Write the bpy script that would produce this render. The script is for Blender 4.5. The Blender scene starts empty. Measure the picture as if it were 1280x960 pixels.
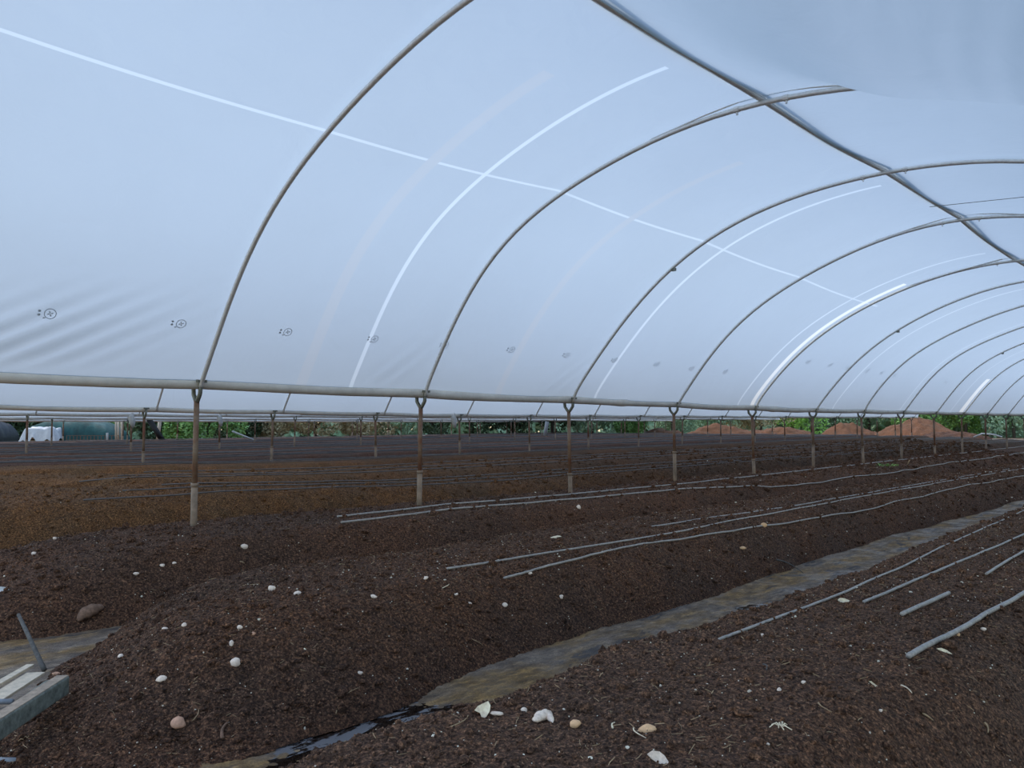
import bpy, math, random
import numpy as np

# ------------------------------------------------------------------ camera, sky, sun, exposure
SC = bpy.context.scene
COL = SC.collection
F = 970.0
PITCH = math.atan(59 / F)
YAW = math.atan(975 / F * math.cos(PITCH))
CAMZ = 1.55
cd = bpy.data.cameras.new('camera')
cam = bpy.data.objects.new('camera', cd)
COL.objects.link(cam)
cam.location = (0, 0, CAMZ)
cam.rotation_euler = (math.pi / 2 + PITCH, 0, YAW)
cd.sensor_width = 36.0
cd.lens = 36.0 * F / 1280
cd.clip_start = 0.05
cd.clip_end = 1000
SC.camera = cam

SUN_AZ = math.radians(-104)      # direction the light comes from, measured from +Y clockwise: low left, a little behind
SUN_EL = math.radians(58)
w = bpy.data.worlds.new('sky')
SC.world = w
w.use_nodes = True
nt = w.node_tree
sky = nt.nodes.new('ShaderNodeTexSky')
sky.sky_type = 'NISHITA'
sky.sun_disc = False
sky.sun_elevation = SUN_EL
sky.sun_rotation = SUN_AZ
sky.air_density = 1.4
sky.dust_density = 1.2
sky.ozone_density = 1.5
nt.links.new(sky.outputs[0], nt.nodes['Background'].inputs[0])
nt.nodes['Background'].inputs[1].default_value = 0.335
sl = bpy.data.lights.new('sun', 'SUN')
sun = bpy.data.objects.new('sun', sl)
COL.objects.link(sun)
sl.energy = 1.35
sl.angle = math.radians(3)
sl.color = (1, 0.95, 0.87)
d_ = np.array([math.sin(SUN_AZ) * math.cos(SUN_EL), math.cos(SUN_AZ) * math.cos(SUN_EL), math.sin(SUN_EL)])
import mathutils
sun.rotation_euler = mathutils.Vector(d_).to_track_quat('Z', 'Y').to_euler()
SC.view_settings.view_transform = 'Standard'
SC.view_settings.look = 'None'
SC.view_settings.gamma = 1.0
SC.view_settings.use_curve_mapping = False
SC.view_settings.exposure = 0.0
SC.cycles.max_bounces = 8
SC.cycles.transparent_max_bounces = 12

# ------------------------------------------------------------------ helpers
RNG = np.random.default_rng(7)


def tag(o, label=None, cat=None, group=None, kind=None):
    if label: o['label'] = label
    if cat: o['category'] = cat
    if group: o['group'] = group
    if kind: o['kind'] = kind
    return o


def mesh_np(name, V, Fq, mat=None, smooth=True, k=None):
    """V (n,3) floats, Fq (m,k) indices"""
    V = np.asarray(V, np.float32); Fq = np.asarray(Fq, np.int32)
    m, k = Fq.shape
    me = bpy.data.meshes.new(name)
    me.vertices.add(len(V)); me.vertices.foreach_set('co', V.ravel())
    me.loops.add(m * k); me.loops.foreach_set('vertex_index', Fq.ravel())
    me.polygons.add(m)
    me.polygons.foreach_set('loop_start', np.arange(0, m * k, k, dtype=np.int32))
    me.polygons.foreach_set('loop_total', np.full(m, k, np.int32))
    me.polygons.foreach_set('use_smooth', np.full(m, smooth))
    me.update(calc_edges=True)
    me.validate()
    if mat: me.materials.append(mat)
    return me


def link(name, me, parent=None, loc=None):
    o = bpy.data.objects.new(name, me)
    COL.objects.link(o)
    if parent is not None: o.parent = parent
    if loc is not None: o.location = loc
    return o


def empty(name, loc, rz=0):
    o = bpy.data.objects.new(name, None)
    COL.objects.link(o); o.location = loc; o.rotation_euler = (0, 0, rz)
    o.empty_display_size = 0.1
    return o


def copy_tree(o, parent=None):
    c = o.copy(); COL.objects.link(c)
    if parent is not None: c.parent = parent
    for ch in list(o.children): copy_tree(ch, c)
    return c


class MB:
    def __init__(s): s.v = []; s.f = []
    def add(s, v, f):
        b = len(s.v); s.v += [tuple(map(float, p)) for p in v]; s.f += [tuple(b + i for i in q) for q in f]
    def box(s, c, h, R=None):
        c = np.array(c, float); pts = []
        for sx in (-1, 1):
            for sy in (-1, 1):
                for sz in (-1, 1):
                    p = np.array([sx * h[0], sy * h[1], sz * h[2]])
                    pts.append(c + (R @ p if R is not None else p))
        s.add(pts, [(0, 1, 3, 2), (4, 6, 7, 5), (0, 4, 5, 1), (2, 3, 7, 6), (0, 2, 6, 4), (1, 5, 7, 3)])
    def tube(s, pts, r, n=8, caps=True, flat=1.0):
        P = np.asarray(pts, float); m = len(P)
        r = np.full(m, r) if np.isscalar(r) else np.asarray(r, float)
        T = np.gradient(P, axis=0); T /= np.linalg.norm(T, axis=1)[:, None] + 1e-9
        up = np.array([0, 0, 1.0])
        if abs(T[0] @ up) > .9: up = np.array([0, 1.0, 0])
        N = up - T[0] * (T[0] @ up); N /= np.linalg.norm(N)
        V = []
        for i in range(m):
            N = N - T[i] * (T[i] @ N); N /= np.linalg.norm(N) + 1e-9
            B = np.cross(T[i], N)
            for a in range(n):
                t = 2 * math.pi * a / n
                V.append(P[i] + r[i] * (math.cos(t) * N * flat + math.sin(t) * B))
        Fc = [(i * n + a, i * n + (a + 1) % n, (i + 1) * n + (a + 1) % n, (i + 1) * n + a) for i in range(m - 1) for a in range(n)]
        if caps:
            Fc += [tuple(range(n))[::-1], tuple((m - 1) * n + a for a in range(n))]
        s.add(V, Fc)
    def mesh(s, name, mat, smooth=False):
        me = bpy.data.meshes.new(name); me.from_pydata(s.v, [], s.f); me.validate()
        if smooth: me.polygons.foreach_set('use_smooth', np.full(len(me.polygons), True))
        if mat: me.materials.append(mat)
        return me
    def build(s, name, mat, parent=None, smooth=False):
        return link(name, s.mesh(name, mat, smooth), parent)


def hsh(i, j, sd):
    v = np.sin(i * 127.1 + j * 311.7 + sd * 74.7) * 43758.5453
    return v - np.floor(v)


def vn(x, y, lam, sd=0):
    x = x / lam; y = y / lam
    i = np.floor(x); j = np.floor(y); fx = x - i; fy = y - j
    fx = fx * fx * (3 - 2 * fx); fy = fy * fy * (3 - 2 * fy)
    a = hsh(i, j, sd); b = hsh(i + 1, j, sd); c = hsh(i, j + 1, sd); d = hsh(i + 1, j + 1, sd)
    return (a * (1 - fx) + b * fx) * (1 - fy) + (c * (1 - fx) + d * fx) * fy - .5


def worley(x, y, lam, sd=0):
    x = x / lam; y = y / lam
    i = np.floor(x); j = np.floor(y); best = np.full(np.shape(x), 9.0)
    for a in (-1, 0, 1):
        for b in (-1, 0, 1):
            px = i + a + hsh(i + a, j + b, sd); py = j + b + hsh(i + a, j + b, sd + 5)
            best = np.minimum(best, (px - x) ** 2 + (py - y) ** 2)
    return np.sqrt(best)

# ------------------------------------------------------------------ materials


def new_mat(name):
    m = bpy.data.materials.new(name); m.use_nodes = True
    n = m.node_tree.nodes; b = n['Principled BSDF']
    return m, m.node_tree, b


def ramp(nt, fac, stops):
    r = nt.nodes.new('ShaderNodeValToRGB')
    while len(r.color_ramp.elements) < len(stops): r.color_ramp.elements.new(.5)
    for e, (p, c) in zip(r.color_ramp.elements, stops):
        e.position = p; e.color = (*c, 1)
    nt.links.new(fac, r.inputs[0])
    return r.outputs[0]


def noise(nt, scale, det=4, rough=.6, vec=None, dist=0):
    n = nt.nodes.new('ShaderNodeTexNoise'); n.inputs['Scale'].default_value = scale
    n.inputs['Detail'].default_value = det; n.inputs['Roughness'].default_value = rough
    n.inputs['Distortion'].default_value = dist
    if vec is None:
        g = nt.nodes.new('ShaderNodeNewGeometry'); vec = g.outputs['Position']
    nt.links.new(vec, n.inputs['Vector'])
    return n.outputs['Fac']


def mixc(nt, fac, a, b, mode='MIX'):
    m = nt.nodes.new('ShaderNodeMix'); m.data_type = 'RGBA'; m.blend_type = mode
    if isinstance(fac, (int, float)): m.inputs[0].default_value = fac
    else: nt.links.new(fac, m.inputs[0])
    for s, v in ((6, a), (7, b)):
        if isinstance(v, tuple): m.inputs[s].default_value = (*v, 1)
        else: nt.links.new(v, m.inputs[s])
    return m.outputs[2]


def bump(nt, b, h, strength, dist):
    n = nt.nodes.new('ShaderNodeBump'); n.inputs['Strength'].default_value = strength
    n.inputs['Distance'].default_value = dist
    nt.links.new(h, n.inputs['Height']); nt.links.new(n.outputs[0], b.inputs['Normal'])


def soil_mat(name, dark, mid, light, light2=None, big=(.35, .6), moist=None):
    m, nt, b = new_mat(name)
    c1 = ramp(nt, noise(nt, 55, 5, .8), [(.34, dark), (.50, mid), (.66, light)])
    c2 = ramp(nt, noise(nt, 9, 5, .7), [(.35, dark), (.65, mid)])
    c = mixc(nt, .25, c1, c2)
    vo = nt.nodes.new('ShaderNodeTexVoronoi'); vo.inputs['Scale'].default_value = 110
    g = nt.nodes.new('ShaderNodeNewGeometry'); nt.links.new(g.outputs['Position'], vo.inputs['Vector'])
    sc_ = ramp(nt, vo.outputs['Color'], [(.15, (.35, .35, .35)), (.6, (1.0, 1.0, 1.0)), (.9, (1.9, 1.85, 1.75))])
    c = mixc(nt, .8, c, mixc(nt, 1.0, c, sc_, 'MULTIPLY'))
    if light2:
        f = ramp(nt, noise(nt, .9, 4, .6), [(big[0], (0, 0, 0)), (big[1], (1, 1, 1))])
        c = mixc(nt, f, c, mixc(nt, 1.0, c, light2, 'MULTIPLY'))
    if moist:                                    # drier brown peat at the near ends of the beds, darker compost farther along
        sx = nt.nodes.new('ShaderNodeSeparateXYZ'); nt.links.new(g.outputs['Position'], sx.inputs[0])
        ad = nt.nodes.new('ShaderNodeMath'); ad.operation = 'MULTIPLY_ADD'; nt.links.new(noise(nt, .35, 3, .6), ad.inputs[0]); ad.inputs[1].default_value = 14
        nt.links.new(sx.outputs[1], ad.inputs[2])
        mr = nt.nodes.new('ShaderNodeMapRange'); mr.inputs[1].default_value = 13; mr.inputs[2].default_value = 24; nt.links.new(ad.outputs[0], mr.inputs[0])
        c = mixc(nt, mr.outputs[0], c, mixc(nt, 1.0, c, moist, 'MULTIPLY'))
    nt.links.new(c, b.inputs['Base Color'])
    b.inputs['Roughness'].default_value = .92
    b.inputs['Specular IOR Level'].default_value = .25
    bump(nt, b, noise(nt, 130, 5, .8), .9, .012)
    return m


M = {}
M['soil_dark'] = soil_mat('dark compost soil', (0.0130, 0.0062, 0.0039), (0.0767, 0.0389, 0.0239), (0.2965, 0.1561, 0.0902), (1.3, 1.15, 1.0))
M['crumb'] = soil_mat('loose soil crumbs', (0.0252, 0.0129, 0.0082), (0.1573, 0.0869, 0.0543), (0.5018, 0.2846, 0.1761))
M['soil_mid'] = soil_mat('moist compost soil', (0.0172, 0.0084, 0.0052), (0.1049, 0.0543, 0.0334), (0.3961, 0.2124, 0.1230), (1.2, 1.1, 1.0))
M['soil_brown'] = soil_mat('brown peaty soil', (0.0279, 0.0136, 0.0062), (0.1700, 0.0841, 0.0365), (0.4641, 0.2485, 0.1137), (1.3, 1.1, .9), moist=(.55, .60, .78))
M['soil_grey'] = soil_mat('dark greyish soil', (0.0215, 0.0123, 0.0086), (0.1125, 0.0651, 0.0451), (0.3675, 0.2070, 0.1419), (1.3, 1.0, .85))
M['soil_red'] = soil_mat('reddish brown spoil', (.06, .028, .014), (.17, .082, .042), (.27, .14, .075), (1.2, 1.05, .95))


def simple(name, col, rough=.6, metal=0.0, var=.25, scale=20, bmp=0, spec=.5):
    m, nt, b = new_mat(name)
    c = ramp(nt, noise(nt, scale, 5, .7), [(.3, tuple(v * (1 - var) for v in col)), (.7, tuple(min(1, v * (1 + var)) for v in col))])
    nt.links.new(c, b.inputs['Base Color'])
    b.inputs['Roughness'].default_value = rough; b.inputs['Metallic'].default_value = metal
    b.inputs['Specular IOR Level'].default_value = spec
    if bmp: bump(nt, b, noise(nt, scale * 2, 4, .7), .6, bmp)
    return m


M['hose'] = simple('dusty grey black hose', (.34, .30, .27), .45, 0, .4, 30)
M['hose_far'] = simple('faded grey hose', (.145, .125, .115), .5, 0, .4, 6)
M['stone'] = simple('pale limestone', (.86, .65, .52), .8, 0, .25, 60, .003)
M['stone_pink'] = simple('pinkish stone', (.55, .30, .19), .8, 0, .3, 50, .003)
M['stone_tan'] = simple('orange tan stone', (.78, .46, .24), .7, 0, .2, 60, .002)
M['speck'] = simple('white pebble grit', (.84, .62, .48), .8, 0, .5, 8)
M['straw'] = simple('dry straw fibre', (.36, .24, .13), .8, 0, .5, 12)
M['shell'] = simple('cream torn chip', (.90, .68, .48), .7, 0, .3, 40, .002)
M['galv'] = simple('galvanised steel', (.80, .78, .73), .42, .45, .12, 25)
M['dull_steel'] = simple('weathered steel', (.20, .20, .16), .55, .5, .4, 30)
M['roll'] = simple('aged rolled film', (.80, .76, .68), .5, 0, .15, 3, .01)
M['white_plastic'] = simple('white plastic', (.55, .54, .52), .45, 0, .12, 8, .01)
M['paint_blue'] = simple('pale blue grey plastic', (.22, .235, .26), .45, 0, .25, 30)
M['wood_pale'] = simple('pale weathered board', (.60, .49, .36), .8, 0, .25, 25, .003)
M['wood_dark'] = simple('dark weathered stick', (.10, .09, .08), .85, 0, .5, 40, .003)
M['beam'] = simple('mossy grey block', (.13, .14, .12), .9, 0, .55, 22, .006)
M['beam_top'] = simple('worn pinkish block face', (.33, .25, .18), .85, 0, .35, 30, .004)
M['root'] = simple('brown root bark', (.19, .105, .065), .9, 0, .5, 40, .006)
M['teal'] = simple('teal shade netting', (.008, .065, .058), .75, 0, .5, 1.5, .05)
M['blacksheet'] = simple('black sheet', (.004, .004, .006), .5, 0, .4, 2, .05)
M['ink'] = simple('grey print ink', (.42, .47, .52), .8, 0, .1, 5)
M['leaf_dark'] = simple('dark green leaves', (0.053, 0.090, 0.033), .7, 0, .5, 2)
M['leaf_mid'] = simple('mid green leaves', (0.240, 0.416, 0.112), .7, 0, .45, 2)
M['leaf_bright'] = simple('bright green leaves', (0.416, 0.700, 0.144), .65, 0, .4, 2)
M['leaf_dry'] = simple('dry olive brush', (0.480, 0.400, 0.224), .85, 0, .4, 2)
M['leaf_grey'] = simple('grey green leaves', (0.352, 0.480, 0.288), .8, 0, .4, 2)
M['bark'] = simple('grey brown bark', (.09, .07, .05), .9, 0, .4, 10)


def rust_mat():
    m, nt, b = new_mat('rusty galvanised post')
    f = noise(nt, 3.5, 6, .7)
    c = ramp(nt, f, [(.36, (.28, .21, .15)), (.5, (.22, .13, .08)), (.62, (.19, .07, .038))])
    nt.links.new(c, b.inputs['Base Color'])
    b.inputs['Roughness'].default_value = .7; b.inputs['Metallic'].default_value = .25
    bump(nt, b, noise(nt, 60, 4, .7), .4, .004)
    return m


M['rust'] = rust_mat()
M['sleeve'] = simple('dusty pale sleeve', (.26, .185, .13), .75, .1, .4, 6)


def film_mat(name, tint, tr=.8, refl=.2, gl=.06, bstr=.25):
    m = bpy.data.materials.new(name); m.use_nodes = True; nt = m.node_tree
    for n in list(nt.nodes):
        if n.type != 'OUTPUT_MATERIAL': nt.nodes.remove(n)
    out = [n for n in nt.nodes if n.type == 'OUTPUT_MATERIAL'][0]
    t = nt.nodes.new('ShaderNodeBsdfTranslucent'); d = nt.nodes.new('ShaderNodeBsdfDiffuse')
    g = nt.nodes.new('ShaderNodeBsdfGlossy'); g.inputs['Roughness'].default_value = .28
    c = ramp(nt, noise(nt, .45, 5, .6), [(.3, tuple(v * .955 for v in tint)), (.7, tint)])
    nt.links.new(c, t.inputs[0]); nt.links.new(c, d.inputs[0])
    m1 = nt.nodes.new('ShaderNodeMixShader'); m1.inputs[0].default_value = refl / (tr + refl)
    nt.links.new(t.outputs[0], m1.inputs[1]); nt.links.new(d.outputs[0], m1.inputs[2])
    m2 = nt.nodes.new('ShaderNodeMixShader'); m2.inputs[0].default_value = gl
    nt.links.new(m1.outputs[0], m2.inputs[1]); nt.links.new(g.outputs[0], m2.inputs[2])
    bp = nt.nodes.new('ShaderNodeBump'); bp.inputs['Strength'].default_value = bstr; bp.inputs['Distance'].default_value = .05
    nt.links.new(noise(nt, 3.0, 4, .5, dist=.6), bp.inputs['Height'])
    for q in (t, d, g): nt.links.new(bp.outputs[0], q.inputs['Normal'])
    nt.links.new(m2.outputs[0], out.inputs[0])
    return m


M['film'] = film_mat('milky tunnel film', (.405, .462, .507))
M['film2'] = film_mat('doubled film', (.80, .90, 1.0), .62, .38)
M['seam'] = film_mat('bright film seam', (.525, .58, .615), .88, .12, .05, 0)
M['seam_warm'] = film_mat('creamy lapped film', (.66, .655, .62), .95, .05, .05, .3)
M['seam_thin'] = film_mat('thin bright seam', (.50, .555, .59), .88, .12, .05, 0)
M['tape'] = film_mat('faded repair tape', (.435, .472, .50), .8, .2, .05, .1)


def floor_mat():
    m, nt, b = new_mat('muddy ground')
    g = nt.nodes.new('ShaderNodeNewGeometry')
    mp = nt.nodes.new('ShaderNodeMapping'); mp.inputs['Scale'].default_value = (1.6, .55, 1)
    nt.links.new(g.outputs['Position'], mp.inputs['Vector']); v = mp.outputs[0]
    c = ramp(nt, noise(nt, 9, 6, .75, v), [(.32, (.06, .044, .036)), (.5, (.16, .118, .086)), (.68, (.33, .255, .185))])
    f = ramp(nt, noise(nt, 1.9, 4, .6, v), [(.42, (0, 0, 0)), (.58, (1, 1, 1))])
    c = mixc(nt, f, c, mixc(nt, 1.0, c, (1.15, .90, .42), 'MULTIPLY'))
    f2 = ramp(nt, noise(nt, 3.1, 5, .65, v, 1.2), [(.56, (0, 0, 0)), (.63, (1, 1, 1))])
    c = mixc(nt, f2, c, (.055, .044, .040))
    c2 = ramp(nt, noise(nt, 85, 4, .8), [(.3, (.45, .45, .45)), (.62, (1.3, 1.25, 1.2))])
    c = mixc(nt, 1.0, c, c2, 'MULTIPLY')
    nt.links.new(c, b.inputs['Base Color'])
    r = ramp(nt, noise(nt, 2.1, 3, .6), [(.38, (.42, .42, .42)), (.55, (.85, .85, .85))])
    nt.links.new(r, b.inputs['Roughness'])
    bump(nt, b, noise(nt, 45, 5, .7), .8, .015)
    return m


M['floor'] = floor_mat()
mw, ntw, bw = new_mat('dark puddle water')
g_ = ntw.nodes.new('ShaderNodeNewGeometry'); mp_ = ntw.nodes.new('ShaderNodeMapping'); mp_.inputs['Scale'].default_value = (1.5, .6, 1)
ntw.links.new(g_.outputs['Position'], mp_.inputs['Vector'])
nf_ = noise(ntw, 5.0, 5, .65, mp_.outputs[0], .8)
ntw.links.new(ramp(ntw, nf_, [(.47, (.13, .125, .13)), (.52, (.006, .004, .003))]), bw.inputs['Base Color'])  # grey mud patches; the cover's pale reflection is put into their colour
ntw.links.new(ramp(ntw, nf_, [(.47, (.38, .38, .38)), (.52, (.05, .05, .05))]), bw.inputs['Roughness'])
bw.inputs['Specular IOR Level'].default_value = .8
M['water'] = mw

# ------------------------------------------------------------------ the lie of the land
ROW = [1.19 - 9.5 * i for i in range(6)]     # post rows: row 0 out to the side, rows 1..5 leading away
ROW[1:] = [-8.31, -17.78, -27.59, -37.1, -46.8]
Y_START, Y_END, PITCH_Y, Y0 = 0.42, 56.0, 3.05, 3.49


def ss(a, b, x):
    t = np.clip((x - a) / (b - a), 0, 1); return t * t * (3 - 2 * t)


def ground(x, y):
    x = np.asarray(x, float); y = np.asarray(y, float)
    g = .30 * ss(-9.3, -17, x) + .10 * ss(-25, -50, x)
    g = g + .011 * np.clip(y - 8, 0, 60) * (1 - .45 * ss(-9, -6, x)) * .95
    return g


#        xc      half base  half top height  y0   end   material
BED = [dict(x=-1.93, wb=1.02, wt=.46, h=.43, y0=.55, le=1.2, m='soil_mid'),
       dict(x=-5.03, wb=1.17, wt=.52, h=.485, y0=.78, le=1.5, m='soil_dark'),
       dict(x=-8.00, wb=1.36, wt=.66, h=.54, y0=.5, le=2.5, m='soil_dark'),
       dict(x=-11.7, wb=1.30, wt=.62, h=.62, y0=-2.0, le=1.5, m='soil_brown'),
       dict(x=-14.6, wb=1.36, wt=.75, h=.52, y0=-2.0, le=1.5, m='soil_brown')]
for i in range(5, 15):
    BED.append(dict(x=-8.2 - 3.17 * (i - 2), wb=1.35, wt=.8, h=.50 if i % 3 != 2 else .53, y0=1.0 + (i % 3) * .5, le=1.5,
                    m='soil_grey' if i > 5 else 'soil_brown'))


HOLES = [(-14.25, 3.35, .20), (-13.85, 3.95, .18), (-14.0, 3.0, .12)]


def bed_shape(b, x, y):
    bi = BED.index(b)
    xc = b['x'] + .10 * vn(y, y * 0, 5.0, bi)
    if bi == 0: xc = xc - .04 * np.clip(y - 5, 0, 10) + .05 * ss(3.5, 2, y)
    if bi == 0: xc = xc + .04
    if bi == 1: xc = xc - .045 * np.clip(y - 5, 0, 7) - .08 * ss(4, 1.8, y)
    wx = .34 * ss(4.0, 1.8, y) if bi == 1 else 0
    dx = np.abs(x - xc)
    y0 = b['y0'] + (0 if bi != 1 else .45 * (-4.4 - x)) + .25 * vn(x, x * 0, 1.1, bi)
    edge = 1 + .07 * vn(x * .3, y, .9, bi + 20) + .05 * vn(x * .3, y, .35, bi + 30)
    ax = np.clip(dx / edge - b['wt'], 0, None) / (b['wb'] + wx - b['wt'])
    ay = np.clip(y0 + b['le'] - y, 0, None) / b['le']
    ye = np.clip(y - (Y_END - 1.2), 0, None) / 1.2
    s = np.clip(1 - np.sqrt(ax ** 2 + ay ** 2 + ye ** 2), 0, 1)
    hk = 1 - (.24 if bi == 3 else (.16 if bi in (4, 5) else 0)) * ss(4, 11, y)
    return s, hk * b['h'] * np.sin(np.pi / 2 * s) ** (.95 + (.75 * ss(2.4, 1.3, y) if bi == 1 else 0))


def bed_smooth(b, x, y):
    return ground(x, y) + bed_shape(b, x, y)[1]


def bed_height(b, x, y):
    s, h = bed_shape(b, x, y)
    bi = BED.index(b)
    k = np.clip(s * 4, 0, 1)
    top = ss(.75, 1.0, s)
    rough = 1.0 if bi < 3 else ((2.0 - .9 * ss(5, 12, y)) if bi in (3, 4) else 1.6)
    n = .055 * vn(x, y, .85, 1) + .035 * vn(x, y, .33, 2) + .022 * vn(x, y, .16, 3)
    n = n * rough * (1 - .55 * top)
    c = .026 * (.55 - worley(x, y, .10, 4)) + .015 * (.5 - worley(x, y, .045, 6)) + .006 * vn(x, y, .018, 8)
    c = c * (1 - .35 * top) * (1 if bi < 3 else 1.8)
    if bi == 4:
        for hx, hy, hr in HOLES: n = n - .30 * np.exp(-((x - hx) ** 2 / hr ** 2 + (y - hy) ** 2 / (hr * 1.3) ** 2))
    return ground(x, y) + h + (n + c) * k - .012 * (s <= 0)


def floor_height(x, y):
    n = .018 * vn(x, y, .6, 40) + .014 * vn(x, y * .5, .16, 41) + .012 * (.5 - worley(x, y, .07, 42)) + .003 * vn(x, y, .03, 43)
    n = n - .022 * ss(1.0, .5, np.hypot((x + 3.35) / .62, (y - 2.4) / .95)) - .016 * ss(1, .3, np.hypot((x + 3.4) / .35, (y - 6.5) / .6))
    return ground(x, y) + n


def H(x, y):
    x = np.asarray(x, float); y = np.asarray(y, float)
    z = floor_height(x, y)
    for b in BED[:6]:
        msk = np.abs(x - b['x']) < 2.0
        if np.any(msk):
            z = np.where(msk, np.maximum(z, bed_height(b, x, y)), z)
    return z


fwv = np.array([-math.sin(YAW) * math.cos(PITCH), math.cos(YAW) * math.cos(PITCH), math.sin(PITCH)])
rtv = np.array([math.cos(YAW), math.sin(YAW), 0.0]); upv = np.cross(rtv, fwv)
CP = np.array([0, 0, CAMZ])


def at(px, py):
    """point of the ground under a pixel of the photograph, and the length of one pixel there"""
    r = fwv + rtv * (px - 640) / F + upv * (480 - py) / F
    s = np.geomspace(1.5, 60, 6000)
    P = CP + r[None] * s[:, None]
    hz = H(P[:, 0], P[:, 1])
    i = int(np.argmax(P[:, 2] < hz))
    return P[i], s[i] / F

# ------------------------------------------------------------------ floor


def adaptive(a, b, step_fn):
    out = [a]
    while out[-1] < b: out.append(out[-1] + step_fn(out[-1]))
    return np.array(out)


def grid_mesh(name, X, Y, Z, mat):
    ny, nx = X.shape
    V = np.stack([X, Y, Z], -1).reshape(-1, 3)
    idx = np.arange(ny * nx).reshape(ny, nx)
    Q = np.stack([idx[:-1, :-1], idx[:-1, 1:], idx[1:, 1:], idx[1:, :-1]], -1).reshape(-1, 4)
    return V, Q


xs = np.concatenate([np.arange(-160, -50, 6.), np.arange(-50, -12, .8), np.arange(-12, -9, .12), np.arange(-9, -7.3, .3), np.arange(-7.3, -5.7, .05),
                     np.arange(-5.7, -4.9, .2), np.arange(-4.9, -2.6, .015), np.arange(-2.6, -1.3, .2), np.arange(-1.3, -.5, .03), np.arange(-.5, 3, .3), np.arange(3, 60, 6.)])
ys = adaptive(-20, 240, lambda y: 2.0 if y < -4 else (.25 if y < .8 else (.016 if y < 4 else .016 * (y / 4) ** 1.6)))
XX, YY = np.meshgrid(xs, ys)
V, Q = grid_mesh('floor', XX, YY, floor_height(XX, YY), None)
fl = link('floor', mesh_np('floor', V, Q, M['floor']))
fl['kind'] = 'structure'

# ------------------------------------------------------------------ soil beds
ico_v = None


def ico():
    t = (1 + 5 ** .5) / 2
    v = np.array([(-1, t, 0), (1, t, 0), (-1, -t, 0), (1, -t, 0), (0, -1, t), (0, 1, t), (0, -1, -t), (0, 1, -t), (t, 0, -1), (t, 0, 1), (-t, 0, -1), (-t, 0, 1)], float)
    v /= np.linalg.norm(v[0])
    f = np.array([(0, 11, 5), (0, 5, 1), (0, 1, 7), (0, 7, 10), (0, 10, 11), (1, 5, 9), (5, 11, 4), (11, 10, 2), (10, 7, 6), (7, 1, 8),
                  (3, 9, 4), (3, 4, 2), (3, 2, 6), (3, 6, 8), (3, 8, 9), (4, 9, 5), (2, 4, 11), (6, 2, 10), (8, 6, 7), (9, 8, 1)])
    return v, f


IV, IF = ico()


def blobs(P, R, seed, squash=.8, jit=.25, elong=.4):
    rng = np.random.default_rng(seed); n = len(P)
    v = IV[None] * (1 + rng.uniform(-jit, jit, (n, 12, 1)))
    sc = 1 + rng.uniform(-elong, elong, (n, 1, 3)); sc[..., 2] *= squash
    v = v * sc
    a = rng.uniform(0, 2 * np.pi, n); ca, sa = np.cos(a)[:, None], np.sin(a)[:, None]
    x = v[..., 0] * ca - v[..., 1] * sa; y = v[..., 0] * sa + v[..., 1] * ca
    v = np.stack([x, y, v[..., 2]], -1) * np.asarray(R)[:, None, None] + np.asarray(P)[:, None, :]
    f = IF[None] + (np.arange(n) * 12)[:, None, None]
    return v.reshape(-1, 3), f.reshape(-1, 3)


def scatter(b, n, y_lo, y_hi, seed, near=1.6):
    rng = np.random.default_rng(seed)
    y = y_lo + (y_hi - y_lo) * rng.uniform(0, 1, n) ** near
    x = b['x'] + rng.uniform(-1.5, 1.5, n)
    s, _ = bed_shape(b, x, y)
    k = s > .02
    x, y = x[k], y[k]
    return x, y, bed_height(b, x, y)


def fibres(P, L, R, seed):
    rng = np.random.default_rng(seed); n = len(P)
    a = rng.uniform(0, 2 * np.pi, n); t = rng.uniform(-.25, .5, n)
    D = np.stack([np.cos(a) * np.cos(t), np.sin(a) * np.cos(t), np.sin(t)], -1)
    S = np.cross(D, [0, 0, 1.0]); S /= np.linalg.norm(S, axis=1)[:, None]
    U = np.cross(S, D)
    B = rng.uniform(-.25, .25, n)[:, None] * S
    rings = []
    for q in (-.5, 0, .5):
        c = P + D * (L * q)[:, None] + B * (L * (0.5 - 2 * q * q))[:, None] + np.array([0, 0, .003])
        for k in range(3):
            t2 = k * 2.094
            rings.append(c + (S * math.cos(t2) + U * math.sin(t2)) * R[:, None])
    V = np.stack(rings, 1).reshape(-1, 3)
    f = []
    for r_ in (0, 3):
        for k in range(3):
            f.append((r_ + k, r_ + (k + 1) % 3, r_ + 3 + (k + 1) % 3, r_ + 3 + k))
    Fq = np.array(f)[None] + (np.arange(n) * 9)[:, None, None]
    return V, Fq.reshape(-1, 4)


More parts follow.
